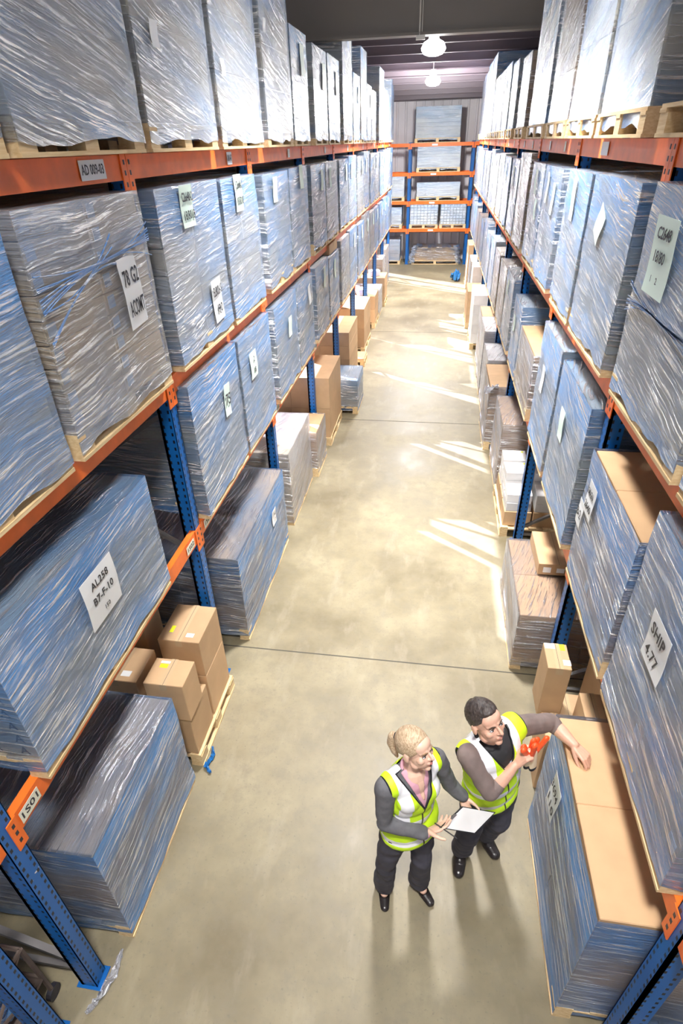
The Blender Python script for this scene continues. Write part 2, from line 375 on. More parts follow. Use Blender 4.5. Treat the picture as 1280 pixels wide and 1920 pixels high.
# ------------------------------------------------------------ racking
def frame(side, y, i, ztop=4.07, depth=1.0, X=None, lbl=None, rz=0):
    sg = -1 if side == 'left' else 1
    X = X if X is not None else (XL if sg < 0 else XR)
    t = thing('rack_upright', lbl or 'blue perforated rack upright frame of the %s row, %s along the aisle' % (side, ORD[i]), 'rack upright', (X, y, 0), rz,
              'rack uprights of the %s row' % side)
    for k, dx in ((0, 0), (1, depth-.1)):
        mb = MB()    # an open C section, 100 x 90 mm
        x0, x1 = (-.05, .05)
        mb.box(x0, x1, -.045, -.041, .006, ztop); mb.box(x0, x1, .041, .045, .006, ztop)
        if k == 0: mb.box(*((.046, .05) if sg < 0 else (-.05, -.046)), -.045, .045, .006, ztop)
        else: mb.box(*((-.05, -.046) if sg < 0 else (.046, .05)), -.045, .045, .006, ztop)
        mb.box(-.05, -.03, -.045, -.035, .006, ztop); 
        mb.build('post', 'blue_steel', t, (sg*(.05+dx), 0, 0))
        mb = MB(); mb.box(-.075, .075, -.06, .06, .0, .006); mb.build('base_plate', 'blue_steel', t, (sg*(.05+dx), 0, 0))
    z = .22; k = 0; a, b = sg*.09, sg*(depth-.05)
    mb = MB(); mb.bar((a, 0, z-.1), (b, 0, z-.1), .03, .03); mb.build('brace', 'grey_steel', t)
    while z+.6 < ztop:
        mb = MB(); p, q = ((a, 0, z), (b, 0, z+.56)) if k % 2 == 0 else ((b, 0, z), (a, 0, z+.56))
        mb.bar(p, q, .028, .035, upv=(0, 1, 0)); mb.build('brace', 'grey_steel', t); z += .6; k += 1
    return t
for i, y in enumerate(POSTS_L): frame('left', y, i)
for i, y in enumerate(POSTS_R): frame('right', y, i)
t = thing('rack_upright', 'blue rack upright cut off by the lower left corner of the picture', 'rack upright', (XL-.15, .80, 0))
mb = MB(); mb.box(-.05, .05, -.045, -.041, .006, 4.07); mb.box(-.05, .05, .041, .045, .006, 4.07); mb.box(.046, .05, -.045, .045, .006, 4.07); mb.build('post', 'blue_steel', t)
mb = MB(); mb.box(-.075, .075, -.06, .06, .0, .006); mb.build('base_plate', 'blue_steel', t)

def beam(side, y0, y1, z, lvl, i, rear=False, h=.12, sticker=None):
    sg = -1 if side == 'left' else 1; X = (XL if sg < 0 else XR)
    xf = X-sg*.002 if not rear else X+sg*.96
    lname = {0: 'lower', 1: 'middle', 2: 'top'}[lvl]
    t = thing('rack_beam', '%s %s beam of the %s rack row, %s bay along the aisle' % ('orange rear' if rear else 'orange front', lname, side, ORD[i]), 'rack beam',
              (xf, (y0+y1)/2, z), 0, 'orange rack beams of the %s row' % side)
    hl = (y1-y0)/2
    mb = MB(); x0, x1 = sorted((sg*.002, sg*.045)); mb.box(x0, x1, -hl+.047, hl-.047, -h, -.002)
    mb.build('beam_bar', 'orange_steel', t)
    if not rear:
        for s_ in (-1, 1):
            mb = MB(); xa, xb = sorted((-sg*.006, 0))
            ya, yb_ = sorted((s_*(hl-.002), s_*(hl-.062)))
            mb.box(xa, xb, ya, yb_, -.19, .0); 
            mb.build('beam_connector', 'orange_steel', t)
            mb = MB()
            for zz in (-.035, -.085, -.14): mb.box(xa-.0012, xb+.0012, s_*(hl-.030)-.008, s_*(hl-.030)+.008, zz-.013, zz+.010)
            mb.build('connector_slot', 'ink', t)
        for (yo, w_, h_, txt, mt) in (sticker or []):
            s = MB(); s.box(-.0008, .0008, -w_/2, w_/2, -h_/2, h_/2); so = s.build('location_label', mt, t, (-sg*.004, yo, -h/2))
            if txt:
                tm = link('printed_text', text_mesh(txt, h_*.72, 'ink'), so, (-sg*.0016, 0, 0))
                tm.rotation_euler = (R(90), 0, R(90) if sg < 0 else R(-90))
                if mt != 'paper' or True:
                    wdt = max(v.co.x for v in tm.data.vertices)-min(v.co.x for v in tm.data.vertices)
                    tm.scale.x = min(1.3, w_*.88/max(wdt, .01))
for side, posts, lv in (('left', POSTS_L, LV_L), ('right', POSTS_R, LV_R)):
    for i in range(9):
        for l, z in enumerate(lv):
            st = None
            if side == 'left' and l == 2:
                st = [(.80, .24, .085, 'AD 009-03', 'paper')] if i == 0 else [(.62, .12, .085, '0A9-47', 'paper')] if i == 1 else [(.4, .1, .08, None, 'paper')]
            if side == 'left' and l == 0:
                st = [(-1.015, .135, .075, '1S01', 'label_cream')] if i == 0 else [(-.97, .15, .075, '1S02', 'label_cream')]
                if i == 0: st.append((.98, .14, .07, '1S02', 'label_cream'))
            if side == 'right' and l == 2: st = [(.25, .2, .08, None, 'paper')] if i == 1 else [(.4, .1, .08, None, 'paper'), (-.5, .08, .08, None, 'label_cream')]
            beam(side, posts[i], posts[i+1], z, l, i, sticker=st)
            beam(side, posts[i], posts[i+1], z, l, i, rear=True)
# the bays that continue past the left and right edges of the view
for side, p, lv in (('left', POSTS_L[0], LV_L), ('right', POSTS_R[0], LV_R)):
    for l, z in enumerate(lv):
        sg = -1 if side == 'left' else 1
        t = thing('rack_beam', 'orange %s beam of the %s rack row running past the viewpoint' % (['lower', 'middle', 'top'][l], side), 'rack beam',
                  ((XL if sg < 0 else XR), p-PITCH/2, z))
        mb = MB(); x0, x1 = sorted((sg*.002, sg*.045)); mb.box(x0, x1, -PITCH/2+.05, PITCH/2-.047, -.12, -.002); mb.build('beam_bar', 'orange_steel', t)
    frame(side, p-PITCH, 0, lbl='blue rack upright of the %s row behind the viewpoint' % side)

# end rack against the back wall
YE = 24.35
ex = [-3.45, -1.20, 1.05, 3.30]
for i, x in enumerate(ex):
    t = thing('rack_upright', 'blue upright of the end rack, %s from its left end' % (['first', 'second', 'third', 'fourth'][i]), 'rack upright', (x, YE, 0), 0, 'uprights of the end rack')
    for dy in (0, .8):
        mb = MB(); mb.box(-.05, .05, dy, dy+.08, .006, 4.05); mb.build('post', 'blue_steel', t)
        mb = MB(); mb.box(-.07, .07, dy-.03, dy+.11, 0, .006); mb.build('base_plate', 'blue_steel', t)
    for k in range(6):
        mb = MB(); a, b = (.06, .82) if k % 2 else (.82, .06); mb.bar((0, a, .2+k*.6), (0, b, .78+k*.6), .03, .03, upv=(1, 0, 0)); mb.build('brace', 'grey_steel', t)
for l, z in enumerate((1.27, 2.20, 3.12, 4.02)):
    for i in range(3):
        t = thing('rack_beam', 'orange beam across the %s bay of the end rack, %s level' % (['left', 'middle', 'right'][i], ['lowest', 'second', 'third', 'top'][l]), 'rack beam', ((ex[i]+ex[i+1])/2, YE, z), 0, 'beams of the end rack')
        mb = MB(); mb.box(-1.07, 1.07, -.045, -.002, -.11, -.002); mb.build('beam_bar', 'orange_steel', t)
        for s_ in (-1, 1): mb = MB(); mb.box(*sorted((s_*1.118, s_*1.06)), -.052, -.046, -.18, .0); mb.build('beam_connector', 'orange_steel', t)
        mb = MB(); mb.box(-.35, -.15, -.0475, -.0455, -.085, -.03); mb.build('location_label', 'paper', t)
        t2 = thing('rack_beam', 'orange rear beam across the %s bay of the end rack, %s level' % (['left', 'middle', 'right'][i], ['lowest', 'second', 'third', 'top'][l]), 'rack beam', ((ex[i]+ex[i+1])/2, YE+.88, z), 0, 'beams of the end rack')
        mb = MB(); mb.box(-1.07, 1.07, .002, .045, -.11, -.002); mb.build('beam_bar', 'orange_steel', t2)

# ------------------------------------------------------------ loads
PAL = {}
def pallet_mesh(D, W):
    key = (round(D, 2), round(W, 2))
    if key in PAL: return PAL[key]
    mb = MB(); hx, hy = D/2, W/2
    for x in (-hx+.05, 0, hx-.05): mb.box(x-.05, x+.05, -hy, hy, 0, .018)          # bottom boards run along the aisle
    for x in (-hx+.05, 0, hx-.05):
        for y in (-hy+.06, 0, hy-.06): mb.box(x-.045, x+.045, y-.06, y+.06, .018, .102)
    for y in (-hy+.05, 0, hy-.05): mb.box(-hx, hx, y-.05, y+.05, .102, .120)
    n = 7
    for k in range(n):
        x = -hx+.05+(D-.1)*k/(n-1); mb.box(x-.045, x+.045, -hy, hy, .120, .138)
    PAL[key] = mb.mesh('pallet', 'pallet_wood'); return PAL[key]
def wrap_mesh(D, W, z0, z1, mat, n=12, top=True, amp=.006, seed=0, lo_rag=.04):
    me_v = []; fs = []
    hx, hy = D/2, W/2
    per = []       # perimeter samples
    nx = max(4, int(n*D/W*.8)); ny = n
    for i in range(ny): per.append((hx, -hy+W*i/ny, 1, 0))
    for i in range(nx): per.append((hx-D*i/nx, hy, 0, 1))
    for i in range(ny): per.append((-hx, hy-W*i/ny, -1, 0))
    for i in range(nx): per.append((-hx+D*i/nx, -hy, 0, -1))
    N = len(per); nz = max(4, int(n*(z1-z0)/W))
    for j in range(nz+1):
        f = j/nz
        for i, (x, y, ax, ay) in enumerate(per):
            z = z0+(z1-z0)*f
            nn = noise.noise(Vector((x*3+seed, y*3, z*5)))
            o = .007+amp*(.6+nn)*(1.6 if f < .08 else 1)
            corner = (abs(abs(x)-hx) < 1e-6 and abs(abs(y)-hy) < 1e-6)
            dx = (math.copysign(o, x) if (abs(abs(x)-hx) < 1e-6) else 0); dy = (math.copysign(o, y) if (abs(abs(y)-hy) < 1e-6) else 0)
            if j == 0: z += lo_rag*noise.noise(Vector((x*5, y*5, seed)))
            if j == nz: z = z1+.004
            me_v.append((x+dx, y+dy, z))
    for j in range(nz):
        for i in range(N):
            a, b = j*N+i, j*N+(i+1) % N; fs.append((a, b, b+N, a+N))
    if top:
        # a sheet of film pulled over the top: grid
        base = len(me_v); ring = [nz*N+i for i in range(N)]
        inner = []
        for sc_, dz in ((.80, .006), (.45, .004)):
            cur = []
            for i, (x, y, ax, ay) in enumerate(per):
                cur.append(len(me_v)); me_v.append((x*sc_, y*sc_, z1+dz+.006*noise.noise(Vector((x*6, y*6, seed)))))
            inner.append(cur)
        rr = [ring]+inner
        for a_, b_ in zip(rr[:-1], rr[1:]):
            for i in range(N): fs.append((a_[i], a_[(i+1) % N], b_[(i+1) % N], b_[i]))
        me_v.append((0, 0, z1+.005)); c = len(me_v)-1
        for i in range(N): fs.append((rr[-1][i], rr[-1][(i+1) % N], c))
    me = bpy.data.meshes.new('stretch_wrap'); me.from_pydata(me_v, [], fs); me.update(); me.materials.append(MATS[mat])
    for p in me.polygons: p.use_smooth = False
    return me
NLOAD = [0]
def load(side, y0, y1, z0, zt, label, group, nl=6, nc=1, ndp=1, card='kraft_pale', wrap='wrap_blue', top=True, xf=None, depth=1.15,
         pal=True, notes=(), seam_sticker=False, near=None, over=.03, name='wrapped_pallet', cat='pallet load', rz=0, gap=.003, inset=.012, jit=.003, skip=0):
    sg = -1 if side == 'left' else 1
    if xf is None: xf = (XL+.07 if sg < 0 else XR-.07)
    near = (y0 < 6.5) if near is None else near
    NLOAD[0] += 1; seed = NLOAD[0]*3.7; rnd = random.Random(NLOAD[0])
    W = y1-y0; xc = xf+sg*depth/2; yc = (y0+y1)/2
    t = thing(name, label, cat, (xc, yc, z0), rz, group)
    if pal: link('pallet', pallet_mesh(depth, W), t)
    b0 = .14 if pal else .004; H = zt-z0
    Dp, Wp = depth-2*inset, W-2*inset
    cd, cw, ch = Dp/ndp, Wp/nc, (H-b0)/nl
    mb = MB(); mb.box(-cd/2+gap/2, cd/2-gap/2, -cw/2+gap/2, cw/2-gap/2, 0, ch-gap)
    mats = [card]
    if near and ch > .12:   # tape strip along the box
        mb.box(-.03, .03, -cw/2+gap/2-.0005, cw/2-gap/2+.0005, ch-gap-.02, ch-gap+.0006, 1); mats.append('tape')
    cme = mb.mesh('carton', mats)
    sme = None
    if seam_sticker:
        s = MB(); s.box(-.0008, .0008, -.033, .033, -.03, .03); sme = s.mesh('sticker', 'sticker_blue')
    for k in range(nl):
        for j in range(nc):
            for i in range(ndp):
                if skip and k == nl-1 and (j*ndp+i) < skip: continue
                o = link('carton', cme, t, ((i-(ndp-1)/2)*cd+rnd.uniform(-jit, jit), (j-(nc-1)/2)*cw+rnd.uniform(-jit, jit)*.6, b0+k*ch), .004 if near else 0)
                if sme and (i == 0 if sg > 0 else i == ndp-1):
                    link('sticker', sme, o, (-sg*(cd/2+.0006), -cw/2+.055, ch*.55))
    if wrap:
        if z0 > 4 and wrap in ('wrap_clear', 'wrap_blue'): wrap = wrap+'_top'
        wn = wrap+('_l' if sg < 0 else '_r') if (wrap+'_l') in MATS else wrap
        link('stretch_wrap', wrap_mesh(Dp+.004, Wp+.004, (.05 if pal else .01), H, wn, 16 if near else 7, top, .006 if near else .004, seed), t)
    xs = -sg*(depth/2-inset+.022)
    for (yo, zo, w_, h_, mt, tilt, txt) in notes:
        s = MB(); nn = 4
        for k in range(nn):
            za, zb = -h_/2+h_*k/nn, -h_/2+h_*(k+1)/nn
            f = lambda z: -sg*(.004*math.sin(z/h_*5+seed)+.003)
            s.quad([(f(za), -w_/2, za), (f(za), w_/2, za), (f(zb), w_/2, zb), (f(zb), -w_/2, zb)])
        so = s.build('paper_label', mt, t, (xs, yo, zo)); so.rotation_euler.x = R(tilt)
        sd = so.modifiers.new('thick', 'SOLIDIFY'); sd.thickness = .0012
        for q, line in enumerate(txt.split('|')) if txt else ():
            nlin = len(txt.split('|')); sz = h_*.62/nlin if nlin > 1 else h_*.5
            if q == 2: sz *= .6
            tm = link('printed_text', text_mesh(line, sz, 'ink'), so, (-sg*.0105, 0, h_*(.5-(q+.5)/nlin)*.86))
            tm.rotation_euler = (R(90), 0, R(90) if sg < 0 else R(-90))
            wdt = max(v.co.x for v in tm.data.vertices)-min(v.co.x for v in tm.data.vertices); tm.scale.x = min(1, w_*.85/max(wdt, .01))
    return t

def strands(t, W, D, side, z0_, z1_, n=9, seed=1, ys=(0, 1)):
    """a band of film roped together and pulled across the front of a load"""
    sg = -1 if side == 'left' else 1; rnd = random.Random(seed); mb = MB(); x = -sg*(D/2+.016)
    for k in range(n):
        a, b, zm = rnd.uniform(-.09, .09), rnd.uniform(-.09, .09), rnd.uniform(-.006, .006)
        pts = [(x, -W/2+W*(ys[0]+(ys[1]-ys[0])*f), z0_+(z1_-z0_)*f+(a*(1-f/.55)**2 if f < .55 else b*((f-.55)/.45)**2)+zm) for f in [i/14 for i in range(15)]]
        mb.tube(pts, .0035, 5)
    mb.build('roped_film', 'wrap_rope', t)
def carton(x0, x1, y0, y1, z0, z1, label, card='kraft', rz=0, group=None, tape=True, flap=None, notes=(), name='carton', tape_dir='x'):
    """a loose taped carton; notes = small labels (face, u, v, w, h, material)"""
    t = thing(name, label, 'box', ((x0+x1)/2, (y0+y1)/2, z0), rz, group)
    a, b, h = (x1-x0)/2, (y1-y0)/2, z1-z0-.001
    mb = MB(); mb.box(-a, a, -b, b, 0.001, h); mb.build('box_body', card, t, bevel=.004)
    if tape:
        mb = MB()
        if tape_dir == 'x':
            mb.box(-a-.0006, a+.0006, -.025, .025, h-.06, h+.0007); mb.box(-a+.001, a-.001, -.0012, .0012, h, h+.0012, 1)
        else:
            mb.box(-.025, .025, -b-.0006, b+.0006, h-.06, h+.0007); mb.box(-.0012, .0012, -b+.001, b-.001, h, h+.0012, 1)
        mb.build('tape', [('tape' if card != 'white_card' else 'white_card'), 'ink'], t)
    for face, u, v, w_, h_, mt in notes:
        mb = MB()
        if face == 'top': mb.box(u-w_/2, u+w_/2, v-h_/2, v+h_/2, h, h+.0015)
        elif face == 'near': mb.box(u-w_/2, u+w_/2, -b-.0015, -b, v-h_/2, v+h_/2)
        elif face == 'left': mb.box(-a-.0015, -a, u-w_/2, u+w_/2, v-h_/2, v+h_/2)
        elif face == 'right': mb.box(a, a+.0015, u-w_/2, u+w_/2, v-h_/2, v+h_/2)
        o = mb.build('printed_label' if mt != 'ink' else 'printed_mark', mt, t)
    return t
# ------------------------------------------------------------ left rack loads
LVN = {3: 'top level', 2: 'middle level', 1: 'lower level', 0: 'floor level'}
def L(lbl, lvl, n): return '%s, left rack %s, %s along' % (lbl, LVN[lvl], ORD[n])
def Rr(lbl, lvl, n): return '%s, right rack %s, %s along' % (lbl, LVN[lvl], ORD[n])
GN = lambda s, l: 'wrapped pallets on the %s of the %s rack' % ({3: 'top beams', 2: 'middle beams', 1: 'lower beams', 0: 'floor'}[l], s)
note_c2 = 'C26648A2|18/8018'
# top level: y0, y1, top z, layers, columns, cartons, film
top_l = [
 (1.22, 2.33, 5.5, 4, 1, 'kraft_pale', 'wrap_clear', 'tall film-wrapped pallet cut off by the left edge', ()),
 (2.41, 3.53, 5.55, 4, 1, 'kraft_pale', 'wrap_clear', 'tall pale carton pallet under blue streaked film', ()),
 (3.62, 4.76, 5.6, 3, 1, 'kraft_pale', 'wrap_clear', 'tall glossy wrapped carton pallet with a maroon mark', ((.25-.57, .55, .10, .12, 'paper', 0, None),)),
 (4.87, 6.01, 5.6, 4, 1, 'kraft_pale', 'wrap_clear', 'tall wrapped pallet of four big carton layers', ((-.42, .5, .08, .1, 'paper', 0, None),)),
 (6.20, 7.27, 5.5, 4, 1, 'kraft_pale', 'wrap_clear', 'tall greyish wrapped pallet with horizontal seams', ((-.42, .9, .08, .1, 'paper', 0, None),)),
 (7.35, 8.20, 5.13, 8, 1, 'kraft_grey', 'wrap_blue', 'shiny silver-blue wrapped pallet with a high pale note', ((.12, .8, .2, .28, 'paper_green', 0, None),)),
 (8.56, 9.52, 5.11, 8, 1, 'kraft_grey', 'wrap_clear', 'glossy wrapped pallet of thin layers with a teal top', ((.2, .75, .2, .28, 'paper_green', 0, None),)),
 (9.62, 10.66, 5.12, 8, 1, 'kraft_grey', 'wrap_blue', 'blue wrapped pallet just in front of the roof girder', ((.2, .75, .2, .28, 'paper_green', 0, None),)),
 (11.02, 12.14, 5.56, 5, 1, 'kraft_pale', 'wrap_clear', 'tall narrow-looking bright wrapped pallet just past the roof girder', ()),
 (12.24, 13.2, 5.12, 8, 1, 'kraft_grey', 'wrap_blue', 'short blue wrapped pallet between two taller ones', ((.2, .75, .2, .25, 'paper_green', 0, None),)),
 (13.37, 14.35, 5.59, 6, 1, 'kraft', 'wrap_blue', 'tall wrapped pallet with a deep blue top carton', ()),
 (14.42, 15.3, 5.10, 8, 1, 'kraft_grey', 'wrap_blue', 'short blue wrapped pallet in the far half', ((.2, .75, .2, .25, 'paper_green', 0, None),)),
 (15.4, 16.3, 5.06, 8, 1, 'kraft_grey', 'wrap_clear', 'short clear wrapped pallet in the far half', ()),
 (17.07, 18.3, 5.61, 5, 1, 'kraft_pale', 'wrap_clear', 'tall wrapped pallet of pale boxes in the far half', ()),
 (18.42, 19.4, 5.26, 7, 1, 'kraft_grey', 'wrap_clear', 'rounded clear wrapped pallet near the far end', ()),
 (19.5, 20.6, 5.2, 7, 1, 'kraft_grey', 'wrap_clear', 'clear wrapped pallet near the far end', ()),
 (20.78, 21.9, 5.70, 5, 1, 'kraft_pale', 'wrap_clear', 'last tall wrapped pallet at the far end', ()),
]
for i, (a, b, zt, nl, nc, cd, wr, lb, nt_) in enumerate(top_l):
    load('left', a, b, 4.082, zt, L(lb, 3, i), GN('left', 3), nl, nc, 2 if i in (2, 3) else 1, cd, wr, notes=nt_)
# middle level
mid_l = [
 (1.14, 2.14, 3.90, 9, 1, 1, 'kraft_grey', 'wrap_deep', 'dense blue wrapped pallet cut off by the left edge', ()),
 (2.23, 3.32, 3.94, 9, 2, 1, 'kraft_warm', 'wrap_clear', 'kraft cartons with white stickers under clear film', ((.25, .62, .20, .36, 'paper', 4, '78 G2|ACOMT'),)),
 (3.52, 4.60, 3.93, 6, 2, 1, 'kraft_pale', 'wrap_blue', 'blue wrapped pallet with two pale notes', ((-.10, .95, .21, .24, 'paper_green', 0, note_c2), (.22, .30, .20, .30, 'paper', 3, 'ELB026-S|/90'))),
 (4.68, 5.62, 3.92, 6, 2, 1, 'kraft_pale', 'wrap_blue', 'blue wrapped pallet with one green note top left', ((-.08, .95, .19, .26, 'paper_green', 0, note_c2),)),
 (5.86, 6.85, 3.90, 9, 1, 1, 'kraft_grey', 'wrap_blue', 'blue wrapped thin-layer pallet with one note', ((-.1, .90, .16, .22, 'paper_green', 0, None),)),
 (6.92, 7.88, 3.91, 9, 1, 1, 'kraft_grey', 'wrap_blue', 'deep blue wrapped pallet with a hanging note', ((.1, .95, .18, .24, 'paper_green', 0, None),)),
]
for i in range(3, 9):
    for k in range(2):
        y = POSTS_L[i]+.11+k*1.08
        mid_l.append((y, y+1.02, 3.90+.03*((i*k) % 3), 8+(i+k) % 3, 1, 1, 'kraft_grey', ('wrap_blue', 'wrap_blue', 'wrap_clear')[(i+2*k) % 3],
                      ('blue', 'glossy blue', 'clear-filmed')[(i+2*k) % 3]+' wrapped pallet of thin carton layers', ((.2*(-1)**k, .85, .16, .24, 'paper_green', 0, None),)))
for i, (a, b, zt, nl, nc, nd_, cd, wr, lb, nt_) in enumerate(mid_l):
    t = load('left', a, b, 2.832, zt-.03, L(lb, 2, i), GN('left', 2), nl, nc, nd_, cd, wr, seam_sticker=(i == 1), notes=nt_, gap=.005)
    if i == 1: strands(t, b-a, 1.15, 'left', .78, .84, 10, 3); strands(t, b-a, 1.15, 'left', .62, .86, 6, 4, (0, .62))
# lower level
low_l = [
 (1.31, 2.72, 2.48, 8, 1, 'kraft_grey', 'wrap_deep', 'long low blue wrapped pallet with a large white sheet', ((.02, .52, .30, .30, 'paper', 0, 'AL258|B7-F-10|150'),)),
 (3.50, 4.55, 2.73, 9, 1, 'kraft_grey', 'wrap_deep', 'blue wrapped pallet with a teal-backed 75 note', ((.16, .72, .13, .26, 'paper_green', -6, '75'),)),
 (4.62, 5.62, 2.71, 7, 1, 'kraft_grey', 'wrap_blue', 'blue wrapped pallet with a square pale note', ((-.15, .75, .2, .24, 'paper_green', 0, '2|18'),)),
 (5.84, 6.88, 2.68, 9, 1, 'kraft_grey', 'wrap_blue', 'blue wrapped pallet with a turquoise-backed note', ((.1, .7, .15, .22, 'paper_green', 0, None),)),
 (6.95, 7.88, 2.67, 9, 1, 'kraft_grey', 'wrap_blue', 'blue wrapped pallet hung with a loose white scrap', ((.2, .8, .13, .24, 'paper', 8, None),)),
 (8.14, 9.14, 2.67, 9, 1, 'kraft_grey', 'wrap_blue', 'blue wrapped pallet with a tall note', ((.1, .8, .13, .28, 'paper_green', 0, None),)),
 (9.22, 10.18, 2.62, 9, 1, 'kraft_grey', 'wrap_blue', 'blue wrapped pallet with a loose carton on it', ((0, .75, .13, .28, 'paper_green', 0, None),)),
 (10.46, 11.5, 2.70, 8, 1, 'kraft_pale', 'wrap_clear', 'beige carton pallet under clear film', ()),
]
for i in range(4, 9):
    for k in range(2):
        if i == 4 and k == 0: continue
        y = POSTS_L[i]+.11+k*1.08
        low_l.append((y, y+1.02, 2.68+.04*((i*k) % 3), 8, 1, 'kraft_pale' if (i+k) % 4 == 2 else 'kraft_grey', ('wrap_blue', 'wrap_clear')[(i+k) % 4 == 2],
                      ('blue', 'beige')[(i+k) % 4 == 2]+' wrapped pallet', ((.1, .85, .14, .25, 'paper_green', 0, None),)))
for i, (a, b, zt, nl, nc, cd, wr, lb, nt_) in enumerate(low_l):
    t = load('left', a, b, 1.652, zt, L(lb, 1, i), GN('left', 1), nl, nc, 1, cd, wr, notes=nt_, near=(True if i < 4 else None))
    if i == 0:      # the arrow-like letters printed on the carton ends
        am = text_mesh('A', .07, 'ink')
        for c in [c for c in t.children if c.name.startswith('carton')]:
            for xx in (.50, .36):
                o = link('printed_mark', am, c, (xx, -(b-a-.024)/2-.0006, .042)); o.rotation_euler = (R(90), 0, 0)
tag(carton(-2.15, -1.66, 9.45, 10.2, 2.635, 2.78, 'small kraft carton laid on the blue pallet under the middle beams', 'kraft'), 'small kraft carton laid on the blue pallet under the middle beams', 'box')

# floor level, left
load('left', 1.29, 2.33, 0, .97, L('low dark blue pallet with a kraft stripe on top', 0, 0), GN('left', 0), 6, 1, 1, 'kraft', 'wrap_deep', xf=-1.60, depth=1.25)
load('left', 3.82, 5.52, 0, 1.0, L('long blue and purple pallet with a small note', 0, 1), GN('left', 0), 6, 1, 2, 'kraft', 'wrap_deep', xf=-1.60, depth=1.25,
     notes=((.32, .70, .14, .18, 'paper', 0, 'AL|17'),))
load('left', 5.84, 7.06, 0, 1.02, L('white-filmed kraft pallet with a purple sheen', 0, 2), GN('left', 0), 8, 2, 2, 'kraft_pale', 'wrap_white', xf=-1.60, depth=1.2)
load('left', 7.12, 7.82, 0, .70, L('small low wrapped kraft pallet', 0, 3), GN('left', 0), 4, 1, 1, 'kraft', 'wrap_white', xf=-1.52, depth=.9, top=False)
def stack(side, y0, y1, zt, nl, label, card, wrap=None, xf=None, depth=1.15, nc=1, ndp=1, top=False, **kw):
    s = 'left' if side == 'left' else 'right'
    return load(side, y0, y1, 0, zt, label, 'unwrapped carton pallets on the floor' if not wrap else GN(s, 0), nl, nc, ndp, card, wrap, top=top, xf=xf, depth=depth, **kw)
stack('left', 8.15, 9.3, 1.12, 2, 'pallet of big brown boxes beside the fourth left upright on the floor', 'kraft', xf=-1.50, ndp=2, depth=1.25)
stack('left', 9.45, 10.26, .62, 5, 'small blue wrapped pallet standing out into the aisle on the left', 'kraft_pale', 'wrap_blue', xf=-1.24, depth=.8, top=True)
stack('left', 10.5, 11.75, 1.15, 4, 'pallet of tall brown cartons past the small blue wrapped pallet', 'kraft', xf=-1.52, ndp=2)
stack('left', 12.0, 12.55, .18, 1, 'nearly empty pallet with a flat carton in front of brown boxes', 'kraft', xf=-1.42, depth=.6)
stack('left', 12.9, 14.2, 1.0, 2, 'pallet of brown boxes with a seam across the top, middle distance left', 'kraft', xf=-1.52, ndp=2)
stack('left', 15.06, 15.98, .8, 2, 'low pallet of brown boxes near the far left uprights', 'kraft', xf=-1.5)
stack('left', 16.1, 17.1, .7, 3, 'white and blue wrapped low pallet at the far left', 'white_card', 'wrap_white', xf=-1.5, top=True)
stack('left', 17.4, 18.3, .8, 3, 'low carton pallet at the far left before the last bays', 'kraft', xf=-1.45)
stack('left', 18.6, 19.5, 1.1, 5, 'pale wrapped pallet at the far left, second last on the floor', 'kraft_pale', 'wrap_white', top=True)
stack('left', 19.75, 21.0, 1.2, 5, 'pale wrapped pallet at the far left, last on the floor', 'kraft_pale', 'wrap_white', top=True)
for (x0, x1, y0, y1, z0, z1, rz, lb) in [(-2.0, -1.75, 15.1, 15.45, .805, .95, .4, 'small tilted white carton on the low far left pallet'),
    (-2.3, -2.05, 15.4, 15.8, .805, .93, -.5, 'small flat white carton lying behind it on the far left pallet'),
    (-1.95, -1.65, 17.6, 17.9, .805, .95, .3, 'small white carton on the pallet before the last left bays')]:
    carton(x0, x1, y0, y1, z0, z1, lb, 'white_card', rz, 'loose white cartons')

# loose cartons pallet between the first and second left uprights
t = thing('pallet', 'short pallet under the loose brown cartons beside the second left upright', 'pallet', (-2.1, 2.86, 0)); link('pallet_boards', pallet_mesh(1.05, .80), t)
bx = [
 (-1.89, -1.60, 2.47, 2.67+.14, .140, .55, 'kraft', 'brown carton at the front corner of the loose pile', ()),
 (-1.88, -1.585, 2.46, 2.70, .552, .93, 'kraft', 'brown carton with a yellow mark on the near stack', (('top', -.06, .05, .06, .035, 'yellow_label'), ('top', -.06, .085, .07, .02, 'paper'))),
 (-1.88, -1.60, 2.84, 3.24, .140, .60, 'kraft', 'brown carton by the foot of the second left upright', ()),
 (-1.93, -1.60, 2.84, 3.24, .602, .97, 'kraft', 'brown carton with a yellow strip, topmost by the upright', (('top', -.09, -.08, .03, .07, 'yellow_label'), ('top', .07, -.13, .06, .04, 'paper'))),
 (-2.27, -1.95, 2.47, 2.82, .140, .50, 'kraft', 'brown carton hidden low behind the near stack', ()),
 (-2.28, -1.95, 2.48, 2.80, .502, .90, 'kraft', 'darker brown carton with a yellow and a white label', (('top', -.12, -.07, .03, .08, 'yellow_label'), ('top', .06, -.09, .07, .05, 'paper'))),
 (-2.55, -2.32, 2.50, 2.75, .140, .80, 'kraft', 'narrow brown carton behind the darker one', (('top', -.05, .02, .05, .05, 'yellow_label'),)),
 (-2.42, -2.10, 2.95, 3.22, .140, .95, 'kraft', 'brown carton with a green picture sheet on top', (('top', 0, 0, .28, .22, 'paper_green'),)),
]
for (x0, x1, y0, y1, z0, z1, c, lb, nt_) in bx: carton(x0, x1, y0, y1, z0, z1, lb, c, 0, 'loose brown cartons on the left floor', True, None, nt_, tape_dir='y')

